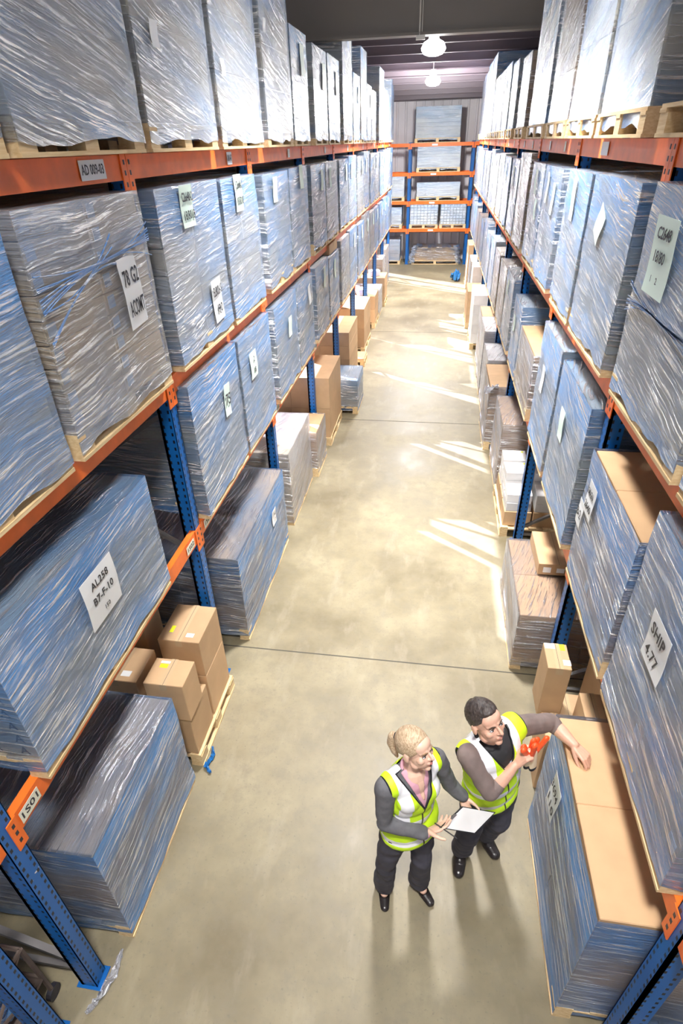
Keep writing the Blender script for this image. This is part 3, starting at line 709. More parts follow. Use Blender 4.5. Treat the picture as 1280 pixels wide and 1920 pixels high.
# ------------------------------------------------------------ right rack loads
top_r = [
 (1.25, 2.3, 5.3, 4, 'kraft_pale', 'wrap_blue', 'wrapped pallet beyond the right edge', (), .03),
 (2.36, 3.62, 4.46, 2, 'kraft_pale', 'wrap_blue', 'very low blue pallet cut off by the right edge', (), .10),
 (3.86, 5.02, 5.6, 3, 'kraft_pale', 'wrap_blue', 'tall blue streaked pallet with a bare near corner', (), .03),
 (5.10, 6.22, 5.6, 3, 'kraft_pale', 'wrap_blue', 'tall shiny blue wrapped pallet with diagonal film', (), .03),
 (6.30, 7.45, 5.7, 4, 'kraft', 'wrap_clear', 'tall beige carton pallet under clear glossy film', (), .03),
 (7.66, 9.12, 5.75, 4, 'kraft_grey', 'wrap_blue', 'tallest grey-blue wrapped pallet', (), .03),
 (9.62, 11.1-.42, 5.04, 8, 'kraft', 'wrap_clear', 'beige wrapped pallet before the roof girder', (), .03),
 (11.2, 12.16, 5.11, 7, 'kraft_grey', 'wrap_blue', 'blue wrapped pallet with an olive side', (), .03),
 (12.42, 13.6, 5.18, 7, 'kraft_grey', 'wrap_blue', 'bright blue wrapped pallet', ((.1, .8, .16, .2, 'paper_green', 0, None),), .03),
 (13.7, 14.8, 5.18, 7, 'kraft_grey', 'wrap_clear', 'silvery wrapped pallet', (), .03),
 (14.9, 16.1, 5.18, 7, 'kraft_grey', 'wrap_blue', 'pale blue wrapped pallet', (), .03),
 (16.3, 17.5, 5.69, 5, 'kraft_grey', 'wrap_deep', 'tall wrapped pallet with a dark navy top', (), .03),
 (17.6, 19.3, 5.68, 5, 'kraft_grey', 'wrap_deep', 'second tall navy-topped pallet', (), .03),
 (19.5, 20.6, 5.6, 5, 'kraft_pale', 'wrap_clear', 'tall pale wrapped pallet', (), .03),
 (20.7, 21.9, 5.6, 5, 'kraft_pale', 'wrap_clear', 'last tall pale wrapped pallet', (), .03),
]
for i, (a, b, zt, nl, cd, wr, lb, nt_, ins) in enumerate(top_r):
    load('right', a, b, 4.082, zt, Rr(lb, 3, i), GN('right', 3), nl, 1, 1, cd, wr, notes=nt_, inset=ins, top=True)
mid_r = [
 (1.26, 2.20, 3.90, 7, 1, 'kraft_pale', 'wrap_blue', 'wrapped pallet mostly beyond the right edge', ()),
 (2.29, 3.38, 3.90, 7, 1, 'kraft_pale', 'wrap_blue', 'blue wrapped pallet with a big green C2 sheet', ((.22, .78, .30, .34, 'paper_green', 0, 'C2648|18/80|1     2'),)),
 (3.62, 4.72, 3.88, 9, 1, 'kraft_grey', 'wrap_blue', 'blue wrapped pallet with crumpled film and a torn note', ((.15, .78, .16, .2, 'paper_green', 30, None),)),
 (4.82, 5.68, 3.87, 9, 1, 'kraft_grey', 'wrap_blue', 'blue wrapped pallet with a long curling green note', ((.05, .85, .12, .3, 'paper_green', 4, None),)),
 (5.96, 6.95, 3.86, 9, 1, 'kraft_grey', 'wrap_blue', 'blue wrapped pallet with two slim notes', ((-.2, .78, .12, .26, 'paper_green', 4, None), (.2, .85, .1, .26, 'paper_green', 2, None))),
 (7.03, 7.98, 3.86, 9, 1, 'kraft_grey', 'wrap_blue', 'blue wrapped pallet with notes at two heights', ((0, .85, .12, .24, 'paper_green', 2, None), (-.2, .6, .1, .2, 'paper_green', 2, None))),
 (8.26, 9.30, 3.93, 12, 1, 'kraft', 'wrap_clear', 'beige crinkled pallet of brown thin layers', ()),
]
for i in range(3, 9):
    for k in range(2):
        if i == 3 and k == 0: continue
        y = POSTS_R[i]+.11+k*1.09-(.03 if (i, k) == (3, 1) else 0)
        mid_r.append((y+(.1 if (i, k) == (3, 1) else 0), y+1.0, 3.84+.03*((i*k) % 3), 9, 1, 'kraft_grey', ('wrap_blue', 'wrap_blue', 'wrap_clear')[(i+k) % 3],
                      ('blue', 'teal-topped blue', 'clear')[(i+k) % 3]+' wrapped pallet', ((.1, .8, .12, .25, 'paper_green', 0, None),)))
for i, (a, b, zt, nl, nc, cd, wr, lb, nt_) in enumerate(mid_r):
    t = load('right', a, b, 2.832, zt, Rr(lb, 2, i), GN('right', 2), nl, nc, 1, cd, wr, notes=nt_)
    if i == 1: strands(t, b-a, 1.15, 'right', .52, .56, 12, 6)
low_r = [
 (1.27, 2.29, 2.70, 5, 2, 'kraft_pale', 'wrap_deep', True, 'tall grey-blue pallet with white tabs and sheet', ((.12, .75, .22, .26, 'paper', 0, 'SHIP|4.77'),)),
 (2.38, 3.38, 2.46, 6, 2, 'kraft', 'wrap_deep', False, 'grey-blue wrapped pallet with a bare kraft top', ((.30, .70, .17, .22, 'paper', 0, 'BOMAGNA|2640'), (.44, .52, .11, .18, 'paper', 0, 'B-2'))),
 (3.62, 4.62, 2.62, 9, 1, 'kraft_grey', 'wrap_blue', True, 'tall blue wrapped pallet with a green sheet over teal', ((.15, .72, .15, .25, 'paper_green', 0, None),)),
 (4.72, 5.66, 2.65, 9, 1, 'kraft_grey', 'wrap_blue', True, 'tall narrow-looking blue wrapped pallet with one white note', ((.1, .72, .12, .24, 'paper', 0, None),)),
 (5.96, 7.15, 2.22, 7, 1, 'kraft', 'wrap_clear', False, 'low brown carton pallet with a bare kraft top', ()),
 (7.22, 7.98, 2.40, 8, 1, 'kraft_grey', 'wrap_blue', True, 'blue pallet with note behind the low brown one', ((.1, .6, .12, .2, 'paper_green', 0, None),)),
 (8.28, 9.25, 2.50, 8, 1, 'kraft_grey', 'wrap_blue', True, 'blue wrapped pallet of thin layers', ((.1, .8, .12, .2, 'paper_green', 0, None),)),
]
for i in range(3, 9):
    for k in range(2):
        if i == 3 and k == 0: continue
        y = POSTS_R[i]+.11+k*1.09
        low_r.append((y, y+1.0, 2.45+.06*((i*k) % 3), 7, 1, ('kraft_grey', 'kraft', 'kraft_pale')[(i+k) % 3], ('wrap_blue', 'wrap_clear', 'wrap_blue')[(i+k) % 3], True,
                      ('blue', 'beige', 'pale blue')[(i+k) % 3]+' wrapped pallet', ()))
for i, (a, b, zt, nl, nc, cd, wr, tp, lb, nt_) in enumerate(low_r):
    load('right', a, b, 1.502, zt, Rr(lb, 1, i), GN('right', 1), nl, nc, 1, cd, wr, top=tp, notes=nt_, xf=1.04, seam_sticker=(i < 2))
# floor, right
load('right', 1.27, 2.37, 0, 1.17, Rr('large blue pallet with kraft top under the man\'s hand', 0, 0), GN('right', 0), 4, 2, 1, 'kraft', 'wrap_deep', top=False,
     xf=.88, depth=1.15, notes=((.22, .84, .16, .32, 'paper', 4, '3694|110'),), pal=True)
cg = 'loose cartons on the right floor'
carton(.95, 1.13, 2.62, 2.86, .002, .58, 'narrow brown carton with a fragile sticker behind the man', 'kraft', 0, cg, True, None, (('near', .03, .50, .10, .05, 'paper'), ('near', -.01, .505, .02, .02, 'ink'), ('near', .045, .515, .04, .008, 'ink')), tape_dir='y')
carton(1.0, 1.34, 2.90, 3.12, .002, .50, 'brown carton carrying the tall one by the second right upright', 'kraft', 0, cg, tape_dir='y')
carton(.93, 1.09, 2.86+.02, 3.12, .502, 1.02, 'tall brown carton with white and yellow labels on its top', 'kraft', 0, cg, True, None, (('top', -.04, .09, .07, .05, 'paper'), ('top', .045, .085, .035, .06, 'yellow_label'), ('top', .055, -.06, .05, .05, 'paper')), tape_dir='y')
carton(1.16, 1.30, 2.50, 2.84, .002, .85, 'narrow white-sided carton standing behind the kraft-topped pallet', 'kraft', 0, cg, tape_dir='y')
carton(1.34, 1.75, 2.48, 2.80, .002, .75, 'brown carton pushed back under the lower right beam', 'kraft', 0, cg, tape_dir='y')
carton(1.38, 1.85, 2.90, 3.38, .002, .70, 'brown carton with a yellow label beside the second right upright', 'kraft', 0, cg, True, None, (('top', -.1, .1, .05, .05, 'yellow_label'),), tape_dir='y')
stack('right', 3.78, 4.92, .66, 6, Rr('brown carton pallet under bright white film', 0, 1), 'kraft', 'wrap_white', xf=.88, ndp=2, nc=2, top=True)
carton(1.10, 1.46, 4.35, 4.88, .672, .80, 'flat kraft carton resting on the white-filmed pallet', 'kraft', 0, cg, True, None, (('near', -.1, .06, .07, .06, 'paper'), ('near', .02, .06, .07, .05, 'paper')), tape_dir='y')
t = thing('pallet', 'pallet under the small white boxes on the right floor', 'pallet', (1.50, 6.42, 0)); link('pallet_boards', pallet_mesh(1.1, 1.04), t)
wg = 'small white boxes on the right floor'
k = 0
WL = ['front left', 'front middle', 'front right', 'centre left', 'centre middle', 'centre right', 'rear left', 'rear middle', 'rear right']
for j in range(3):
    for i in range(3):
        z1 = .33+(.36 if j > 0 else .16)+(.0 if i else .02)
        carton(.98+i*.34, 1.30+i*.34, 5.94+j*.33, 6.25+j*.33, .14, .34, 'kraft base carton of the white box pallet, %s' % WL[k], 'kraft', 0, 'kraft cartons under the white boxes', tape=False)
        nz = 2 if j == 0 else 3
        for q in range(nz):
            rnd = random.Random(k*7+q)
            carton(.99+i*.34, 1.28+i*.34, 5.95+j*.33, 6.23+j*.33, .342+q*.115, .342+(q+1)*.115, 'small white box in the %s stack on the pallet, %s' % (WL[k], ['bottom', 'middle', 'topmost'][q] if q < nz-1 else 'topmost'),
                   'white_card', rnd.uniform(-.04, .04), wg, False, None, (('top', .1, .1, .03, .035, 'yellow_label'),) if q == nz-1 else ())
        k += 1
stack('right', 7.02, 8.04, .98, 7, Rr('brown layered pallet under clear white film', 0, 2), 'kraft', 'wrap_white', xf=.97, nc=2, top=True)
stack('right', 8.25, 9.3, 1.03, 7, Rr('brown carton pallet with torn film at its corner', 0, 3), 'kraft', 'wrap_white', xf=.88, nc=2, ndp=2)
stack('right', 9.4, 10.38, 1.05, 5, Rr('white-wrapped carton pallet', 0, 4), 'white_card', 'wrap_white', xf=.92, top=True)
stack('right', 10.56, 11.6, 1.2, 5, Rr('tall bright white wrapped pallet', 0, 5), 'white_card', 'wrap_white', xf=.92, top=True)
stack('right', 11.75, 12.66, 1.15, 4, Rr('brown box pallet with glossy film', 0, 6), 'kraft', 'wrap_white', xf=.95)
stack('right', 13.4, 14.6, 1.2, 5, Rr('white and brown carton pallet', 0, 7), 'white_card', None, xf=.85)
stack('right', 15.2, 16.3, .9, 4, Rr('small kraft carton pallet', 0, 8), 'kraft', None, xf=.8)
stack('right', 16.5, 17.3, 1.25, 5, Rr('white box pallet with open ends', 0, 9), 'white_card', None, xf=.95)
stack('right', 17.6, 18.8, 1.2, 4, Rr('pale carton pallet near the far end', 0, 10), 'kraft_pale', 'wrap_white', xf=.95)
stack('right', 19.9, 21.2, 1.3, 4, Rr('last brown carton pallet', 0, 11), 'kraft', None, xf=.95)

# ------------------------------------------------------------ end rack loads
def endload(x0, x1, z0, zt, label, nl=8, card='kraft_grey', wrap='wrap_back', grid=False, d=1.0, pal=True):
    t = thing('wrapped_pallet', label, 'pallet load', ((x0+x1)/2, YE+.44, z0), 0, 'wrapped pallets on the end rack')
    W = x1-x0
    if pal: 
        mb = MB()
        for y in (-.45, 0, .45): mb.box(-W/2, W/2, y-.05, y+.05, 0, .02)
        for x in (-W/2+.05, 0, W/2-.05): mb.box(x-.05, x+.05, -.5, .5, .02, .12)
        for y in (-.45, -.2, 0, .2, .45): mb.box(-W/2, W/2, y-.06, y+.06, .12, .14)
        mb.build('pallet', 'pallet_wood', t)
    b0 = .14 if pal else .004; H = zt-z0; ch = (H-b0)/nl
    n = 8 if grid else 1
    mb = MB(); cw = (W-.06)/n
    if grid:
        mb.box(-cw/2+.008, cw/2-.008, -.46, .46, .004, ch-.012)
    else: mb.box(-cw/2, cw/2, -.46, .46, 0, ch-.006)
    me = mb.mesh('carton', card)
    for k in range(nl):
        for i in range(n): link('carton', me, t, ((i-(n-1)/2)*cw, 0, b0+k*ch))
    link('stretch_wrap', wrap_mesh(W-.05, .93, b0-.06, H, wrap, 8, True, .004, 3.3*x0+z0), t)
    return t
endload(-1.05, .55, 4.022, 5.08, 'wide blue wrapped pallet shining on the top of the end rack')
endload(-.95, .62, 3.122, 4.0-.06, 'wide blue wrapped pallet on the third beams of the end rack')
endload(-.92, .68, 2.202, 2.80, 'low teal wrapped pallet with a white sheet on the end rack', 4)
endload(-1.14, -.06, 1.272, 2.08, 'left blue pallet of small squares on the lowest beams of the end rack', 7, 'white_card', 'wrap_grid', True)
endload(.0, .98, 1.272, 2.08, 'right blue pallet of small squares on the lowest beams of the end rack', 7, 'white_card', 'wrap_grid', True)
endload(-2.6, -1.35, 2.202, 3.0, 'blue wrapped pallet in the left bay of the end rack, second beams', 6)
endload(-2.6, -1.42, 1.272, 2.0, 'blue wrapped pallet in the left bay of the end rack, lowest beams', 6)
endload(-2.6, -1.45, 0, .9, 'blue wrapped pallet on the floor in the left bay of the end rack', 6, 'kraft')
endload(1.2, 2.6, 2.202, 3.0, 'pale wrapped pallet in the right bay of the end rack', 6, 'kraft_pale', 'wrap_white')
t = endload(-1.0, .82, 0, .62, 'long brown carton stack with torn blue film under the end rack', 5, 'kraft_orange', 'wrap_clear_r')
mb = MB(); rnd = random.Random(4)
for s_ in (-1, 1):
    prev = None
    for k in range(14):
        z = .70-k*.05; x = s_*(.78+.15*(k/13)+rnd.uniform(-.05, .05)); cur = [(x-.10, -.52+rnd.uniform(-.05, .03), z), (x, -.60+rnd.uniform(-.04, .04), z), (x+.10, -.52+rnd.uniform(-.05, .03), z)]
        if prev:
            for a, b in ((0, 1), (1, 2)): mb.quad([prev[a], prev[b], cur[b], cur[a]])
        prev = cur
for k in range(16):
    x = -.85+k*.11; z = .60+.05*math.sin(k*1.3); mb.quad([(x, -.55, z), (x+.12, -.55, z+.02*math.sin(k)), (x+.12, -.2, z+.06), (x, -.2, z+.06)])
mb.build('torn_film', 'wrap_deep_l', t)
t = thing('cable_rail', 'thin grey rail along the end wall under the lowest beams', 'rail', (0, YB-.06, 1.0)); mb = MB(); mb.box(-3.4, 3.4, -.02, .02, -.01, .01); mb.build('rail', 'grey_steel', t)

# ------------------------------------------------------------ floor scraps, trolley
def crumple(name, pts, w, mat, label, cat, seed=1, n=18, h=.03):
    rnd = random.Random(seed); mb = MB(); prev = None
    for k in range(n):
        f = k/(n-1)*(len(pts)-1); i = min(int(f), len(pts)-2); p = Vector(pts[i]).lerp(Vector(pts[i+1]), f-i)
        d = (Vector(pts[i+1])-Vector(pts[i])).normalized(); r_ = Vector((d.y, -d.x, 0)); ww = w*(.4+.6*math.sin(math.pi*(k+.6)/n))*rnd.uniform(.7, 1.2)
        cur = [tuple(p+r_*ww*u+Vector((0, 0, .004+h*rnd.random()))) for u in (-1, -.5, 0, .5, 1)]
        if prev:
            for a in range(4): mb.quad([prev[a], prev[a+1], cur[a+1], cur[a]])
        prev = cur
    o = mb.build(name, mat); sd = o.modifiers.new('t', 'SOLIDIFY'); sd.thickness = .0015
    return tag(o, label, cat)
crumple('plastic_scrap', [(-1.64, 1.22, 0), (-1.63, 1.1, 0), (-1.665, .98, 0), (-1.70, .90, 0)], .022, 'wrap_white', 'crumpled strip of clear film on the floor by the near left upright', 'plastic scrap', 3)
crumple('plastic_strap', [(-1.56, 2.62, 0), (-1.53, 2.54, 0), (-1.56, 2.46, 0), (-1.50, 2.40, 0)], .02, 'strap_blue', 'blue plastic strap end under the pallet of loose cartons', 'strap', 5)
crumple('plastic_bag', [(.70, 21.0, 0), (.64, 21.4, 0), (.74, 21.8, 0)], .16, 'strap_blue', 'blue plastic bag on the floor by the far right pallets', 'plastic bag', 8, h=.3)
crumple('loose_film', [(1.0, 8.25, 1.03), (.80, 8.22, .95), (.83, 8.2, .6)], .1, 'wrap_white', 'torn clear film hanging off a right floor pallet', 'film', 9, h=.06)
t = thing('wire_trolley', 'low brown wire trolley behind the near left upright', 'trolley', (-2.18, .66, 0))
mb = MB()
for (a, b) in (((-.35, -.05), (.25, -.05)), ((-.35, .55), (.25, .55))):
    for z in (.25, .62): mb.tube([(a[0], a[1]-.25, z), (b[0], b[1]-.25, z)], .012, 6)
for x in (-.35, .25):
    for y in (-.3, .3):
        mb.tube([(x, y, .08), (x, y, .62)], .014, 6)
    mb.tube([(x, -.3, .62), (x, .3, .62)], .012, 6); mb.tube([(x, -.3, .25), (x, .3, .25)], .012, 6); mb.tube([(x, -.3, .25), (x, .3, .62)], .010, 6)
    mb.tube([(x, .3, .25), (x, -.3, .62)], .010, 6)
mb.build('wire_frame', 'brown_steel', t)
mb = MB(); mb.box(-.35, .25, -.3, .3, .24, .25); mb.build('deck', 'brown_steel', t)
for x in (-.35, .25):
    for y in (-.3, .3): mb = MB(); mb.tube([(x-.015, y, .045), (x+.015, y, .045)], .045, 14); mb.build('wheel', 'ink', t)
def blob(name, c, r, mat, label, cat, seed):
    bm = bmesh.new(); bmesh.ops.create_icosphere(bm, subdivisions=3, radius=1)
    for v in bm.verts:
        n = v.co.normalized(); k = 1+.35*noise.noise(n*2.2+Vector((seed, 0, 0)))+.12*noise.noise(n*6+Vector((seed, 3, 0)))
        v.co = Vector((n.x*r[0]*k, n.y*r[1]*k, n.z*r[2]*k))
    me = bpy.data.meshes.new(name); bm.to_mesh(me); bm.free(); me.materials.append(MATS[mat])
    for p in me.polygons: p.use_smooth = True
    o = link(name, me, None, c); return tag(o, label, cat)
blob('plastic_sack', (-2.33, .76, .36), (.13, .13, .09), 'wrap_white', 'pale plastic sack lying in the wire trolley', 'sack', 2)
blob('plastic_sack', (-2.03, .80, .34), (.09, .10, .07), 'wrap_deep_l', 'blue plastic sack lying in the wire trolley', 'sack', 5)
# ------------------------------------------------------------ people
simple('skin', (.72, .42, .30), .45, vary=.06, vscale=25); simple('skin_woman', (.78, .50, .37), .42, vary=.05, vscale=25)
simple('hivis', (.56, .92, .015), .5, vary=.08, vscale=8, bump=.15); simple('reflective', (.86, .87, .90), .3); simple('black_edge', (.015, .015, .02), .6)
simple('trouser', (.050, .048, .066), .8, vary=.2, vscale=14, bump=.3); simple('jacket', (.125, .125, .135), .85, vary=.15, vscale=30)
simple('sweater', (.215, .165, .15), .85, vary=.12, vscale=18, bump=.2); simple('shirt_pink', (.68, .36, .44), .7); simple('collar_black', (.02, .02, .022), .7)
simple('shoe', (.018, .014, .014), .3); simple('lip', (.50, .17, .14), .4); simple('lip_man', (.55, .26, .20), .5)
simple('eye_white', (.85, .85, .85), .2); simple('iris', (.03, .035, .05), .2); simple('brow_dark', (.07, .045, .03), .8); simple('brow_blond', (.30, .19, .10), .8)
simple('glove_orange', (.86, .10, .02), .35, vary=.15, vscale=30); simple('glove_cream', (.80, .66, .46), .8); simple('id_card', (.75, .82, .95), .3)
def hair_mat(name, a, b):
    m, nt, ns, ln, p = newmat(name)
    tc = nd(nt, 'ShaderNodeTexCoord'); mp = nd(nt, 'ShaderNodeMapping'); mp.inputs['Scale'].default_value = (60, 14, 60); mp.inputs['Rotation'].default_value = (.3, .5, .9)
    ln.new(tc.outputs['Object'], mp.inputs[0]); nz = noisetex(nt, mp.outputs[0], 2.2, 4, .6)
    ln.new(mixc(nt, maprange(nt, nz, .35, .68), a, b), p.inputs['Base Color']); p.inputs['Roughness'].default_value = .42
    bp = nd(nt, 'ShaderNodeBump'); bp.inputs['Strength'].default_value = .7; bp.inputs['Distance'].default_value = .004
    ln.new(nz, bp.inputs['Height']); ln.new(bp.outputs[0], p.inputs['Normal'])
hair_mat('hair_blond', (.34, .22, .12), (.72, .56, .38)); hair_mat('hair_dark', (.018, .013, .012), (.09, .07, .06))

def vest_mat(name, hem, armw, vs, v0):
    m, nt, ns, ln, p = newmat(name)
    at = nd(nt, 'ShaderNodeAttribute'); at.attribute_name = 'cloth'
    sx = nd(nt, 'ShaderNodeSeparateXYZ'); ln.new(at.outputs['Vector'], sx.inputs[0])
    a = mathn(nt, 'ABSOLUTE', sx.outputs[0]); b = sx.outputs[1]; h = sx.outputs[2]
    GT = lambda u, v: mathn(nt, 'GREATER_THAN', u, v)
    LT = lambda u, v: mathn(nt, 'LESS_THAN', u, v)
    AND = lambda u, v: mathn(nt, 'MULTIPLY', u, v)
    OR = lambda u, v: mathn(nt, 'MAXIMUM', u, v)
    bands = OR(AND(GT(h, .19), LT(h, .30)), AND(GT(h, -.09), LT(h, .01)))
    st = OR(bands, AND(GT(h, .30), AND(GT(a, .070), LT(a, .128))))
    arm = mathn(nt, 'ADD', mathn(nt, 'MULTIPLY', mathn(nt, 'MAXIMUM', mathn(nt, 'SUBTRACT', .66, h), 0), .10), armw-.007)
    vn = mathn(nt, 'ADD', mathn(nt, 'MULTIPLY', mathn(nt, 'MAXIMUM', mathn(nt, 'SUBTRACT', h, v0), 0), vs/.45), .011)
    front = GT(b, 0)
    ed = OR(OR(LT(h, hem+.014), AND(GT(h, .42), GT(a, arm))), AND(front, OR(AND(GT(h, v0-.02), LT(a, vn)), LT(a, .0045))))
    tc = nd(nt, 'ShaderNodeTexCoord'); nz = noisetex(nt, tc.outputs['Object'], 9, 3)
    c = mixc(nt, nz, (.55, .87, .012), (.68, .97, .03)); c = mixc(nt, st, c, (.88, .89, .92)); c = mixc(nt, ed, c, (.015, .015, .02))
    ln.new(c, p.inputs['Base Color']); ln.new(mathn(nt, 'SUBTRACT', .55, mathn(nt, 'MULTIPLY', st, .25)), p.inputs['Roughness'])
    bp = nd(nt, 'ShaderNodeBump'); bp.inputs['Strength'].default_value = .25; bp.inputs['Distance'].default_value = .01; ln.new(nz, bp.inputs['Height']); ln.new(bp.outputs[0], p.inputs['Normal'])
    return m
def prim_mesh(bm, kind, *a):
    def addring(center, x, y, r, rx=1, ry=1, n=14): return [bm.verts.new(center+x*math.cos(2*math.pi*k/n)*r*rx+y*math.sin(2*math.pi*k/n)*r*ry) for k in range(n)]
    if kind == 'cap':
        p0, p1, r0, r1 = Vector(a[0]), Vector(a[1]), a[2], a[3]; flat = a[4] if len(a) > 4 else None   # flat = (direction, factor)
        d = (p1-p0).normalized()
        u = Vector(flat[0]) if flat else (Vector((0, 0, 1)) if abs(d.z) < .9 else Vector((1, 0, 0)))
        y = (u-d*u.dot(d)).normalized(); x = d.cross(y).normalized(); ry = flat[1] if flat else 1
        rings = []
        for k in range(4): an = math.pi/2*(1-(k+.35)/4); rings.append((p0-d*r0*math.sin(an)*min(1, ry+.3), r0*math.cos(an)))
        rings.append((p0, r0)); rings.append((p1, r1))
        for k in range(1, 5): an = math.pi/2*((k-.35)/4); rings.append((p1+d*r1*math.sin(an)*min(1, ry+.3), r1*math.cos(an)))
        rs = [addring(c, x, y, max(r, 1e-4), 1, ry) for c, r in rings]
        for A, B in zip(rs[:-1], rs[1:]):
            for k in range(14): bm.faces.new((A[k], A[(k+1) % 14], B[(k+1) % 14], B[k]))
        bm.faces.new(rs[0][::-1]); bm.faces.new(rs[-1])
    else:
        c, X, Y, Z, r = Vector(a[0]), Vector(a[1]), Vector(a[2]), Vector(a[3]), a[4]
        res = bmesh.ops.create_icosphere(bm, subdivisions=3, radius=1)
        for v in res['verts']: q = v.co.copy(); v.co = c+X*q.x*r[0]+Y*q.y*r[1]+Z*q.z*r[2]
def organic(prims, voxel, sm=4, fac=.5):
    """one continuous surface from overlapping tapered volumes"""
    bm = bmesh.new()
    for p in prims: prim_mesh(bm, *p)
    bmesh.ops.recalc_face_normals(bm, faces=bm.faces)
    me = bpy.data.meshes.new('tmp'); bm.to_mesh(me); bm.free()
    o = bpy.data.objects.new('tmp', me); C.objects.link(o)
    r = o.modifiers.new('r', 'REMESH'); r.mode = 'VOXEL'; r.voxel_size = voxel; r.use_smooth_shade = True
    if sm: s = o.modifiers.new('s', 'SMOOTH'); s.factor = fac; s.iterations = sm
    dg = bpy.context.evaluated_depsgraph_get(); out = bpy.data.meshes.new_from_object(o.evaluated_get(dg))
    bpy.data.objects.remove(o); out.materials.clear(); return out
def wobble(me, amp, k, seed):
    nn = [v.normal.copy() for v in me.vertices]; cc = [v.co.copy() for v in me.vertices]; out = []
    for c, n in zip(cc, nn): out += list(c+n*amp*noise.noise(Vector((c.x*k[0]+seed, c.y*k[1], c.z*k[2]))))
    me.vertices.foreach_set('co', out); me.update()
def orgobj(name, prims, voxel, mat, parent, sm=4, fac=.5, wob=0, seed=0):
    me = organic(prims, voxel, sm, fac); me.materials.append(MATS[mat])
    if wob:
        wobble(me, wob, (11, 11, 17), seed)
    for p in me.polygons: p.use_smooth = True; p.material_index = 0
    me.name = name
    return link(name, me, parent)
def chain(pts, rs, flat=None): return [('cap', pts[i], pts[i+1], rs[i], rs[i+1]) + ((flat,) if flat else ()) for i in range(len(pts)-1)]

def hand(wrist, d, n, left, curl, s=1.0, thumb=(.55, .5, .2), spread=.10):
    """d: pointing direction, n: back-of-hand normal, curl: bend of the four fingers (radians per joint), thumb: out, toward fingers, toward palm"""
    d = Vector(d).normalized(); n = Vector(n); n = (n-d*n.dot(d)).normalized(); x = d.cross(n).normalized()*(1 if left else -1)   # x points to the thumb side
    w_ = Vector(wrist); pr = []
    lens = [(.040, .024, .019), (.044, .028, .020), (.041, .026, .019), (.032, .020, .017)]
    for k in range(4):
        off = (1.5-k)*.0195*s
        base = w_+x*off*.55+d*.008*s; kn = w_+x*off+d*(.088-.004*abs(k-1))*s
        pr.append(('cap', base, kn, .0135*s, .0110*s))
        dirv = (d+x*(1.5-k)*spread*.5).normalized(); p = kn; ang = 0
        for j in range(3):
            ang += curl[k]*(1.0, 1.25, .8)[j]
            v = dirv*math.cos(ang)-n*math.sin(ang); q = p+v*lens[k][j]*s
            pr.append(('cap', p, q, (.0098, .0090, .0082)[j]*s, (.0090, .0082, .0070)[j]*s)); p = q
    pr.append(('cap', w_+d*.02*s-n*.004, w_+d*.07*s-n*.004, .026*s, .030*s, (n, .5)))
    b = w_+d*.018*s+x*.020*s-n*.008*s; v = (x*thumb[0]+d*thumb[1]-n*thumb[2]).normalized()
    p1 = b+v*.042*s; v2 = (v+d*.35-x*.12-n*thumb[2]*.4).normalized(); p2 = p1+v2*.032*s; v3 = (v2+d*.2-x*.15).normalized(); p3 = p2+v3*.024*s
    pr += [('cap', b, p1, .0155*s, .0120*s), ('cap', p1, p2, .0115*s, .0098*s), ('cap', p2, p3, .0098*s, .0078*s)]
    return pr

def head_prims(c, F, U, s=1.0, male=True):
    F = Vector(F).normalized(); U = Vector(U); U = (U-F*U.dot(F)).normalized(); Lx = U.cross(F).normalized()
    P = lambda a, b, h: Vector(c)+Lx*a*s+F*b*s+U*h*s
    E = lambda a, b, h, r: ('ell', P(a, b, h), Lx, F, U, tuple(q*s for q in r))
    j = 1.0 if male else .88
    pr = [E(0, -.012, .030, (.075, .095, .084)), E(0, .030, -.028, (.060*(.5+.5*j), .062, .078)), E(0, .020, -.060, (.052*j, .056, .045)),
          E(0, .062, -.096, (.022*j, .020, .018)), E(0, .050, .045, (.058, .042, .045))]
    for q in (-1, 1):
        pr += [E(q*.040, .060, -.022, (.022, .022, .020)), E(q*.078, -.006, -.008, (.009, .019, .031)), E(q*.048*j, .012, -.075, (.016, .026, .020)),
               ('cap', P(q*.012, .088, .026), P(q*.044, .068, .024), .0085*s, .0075*s), E(q*.011, .097, -.024, (.008, .008, .006))]
    pr += [('cap', P(0, .084, .020), P(0, .112, -.018), .0070*s, .0105*s), ('cap', P(-.014, .088, -.050), P(.014, .088, -.050), .0085*s, .0085*s)]
    return pr, P, Lx, F, U

def make_face(P, Lx, F, U, s, body, male):
    for q in (-1, 1):
        me = organic([('ell', P(q*.031, .0800, .004), Lx, F, U, (.0135*s, .0075*s, .0062*s))], .0012, 1); me.materials.append(MATS['eye_white']); link('eye', me, body)
        me = organic([('ell', P(q*.031+.002, .0868, .0045), Lx, F, U, (.0055*s, .0022*s, .0056*s))], .0010, 1); me.materials.append(MATS['iris']); link('iris', me, body)
        me = organic(chain([P(q*.014, .0935, .0225), P(q*.030, .0920, .0285), P(q*.047, .0800, .0235)], [.0032*s, .0040*s, .0020*s]), .0012, 1)
        me.materials.append(MATS['brow_dark' if male else 'brow_blond']); link('eyebrow', me, body)
        me = organic(chain([P(q*.018, .0855, .0085), P(q*.031, .0880, .0120), P(q*.045, .0800, .0070)], [.0018*s, .0024*s, .0014*s]), .0009, 1)
        me.materials.append(MATS['brow_dark']); link('eyelid', me, body)
    me = organic(chain([P(-.021, .0900, -.0505), P(0, .0975, -.0480), P(.021, .0900, -.0505)], [.0022*s, .0048*s, .0022*s])+chain([P(-.018, .0890, -.0550), P(0, .0955, -.0575), P(.018, .0890, -.0550)], [.0022*s, .0050*s, .0022*s]), .0013, 1)
    me.materials.append(MATS['lip_man' if male else 'lip']); link('lips', me, body)

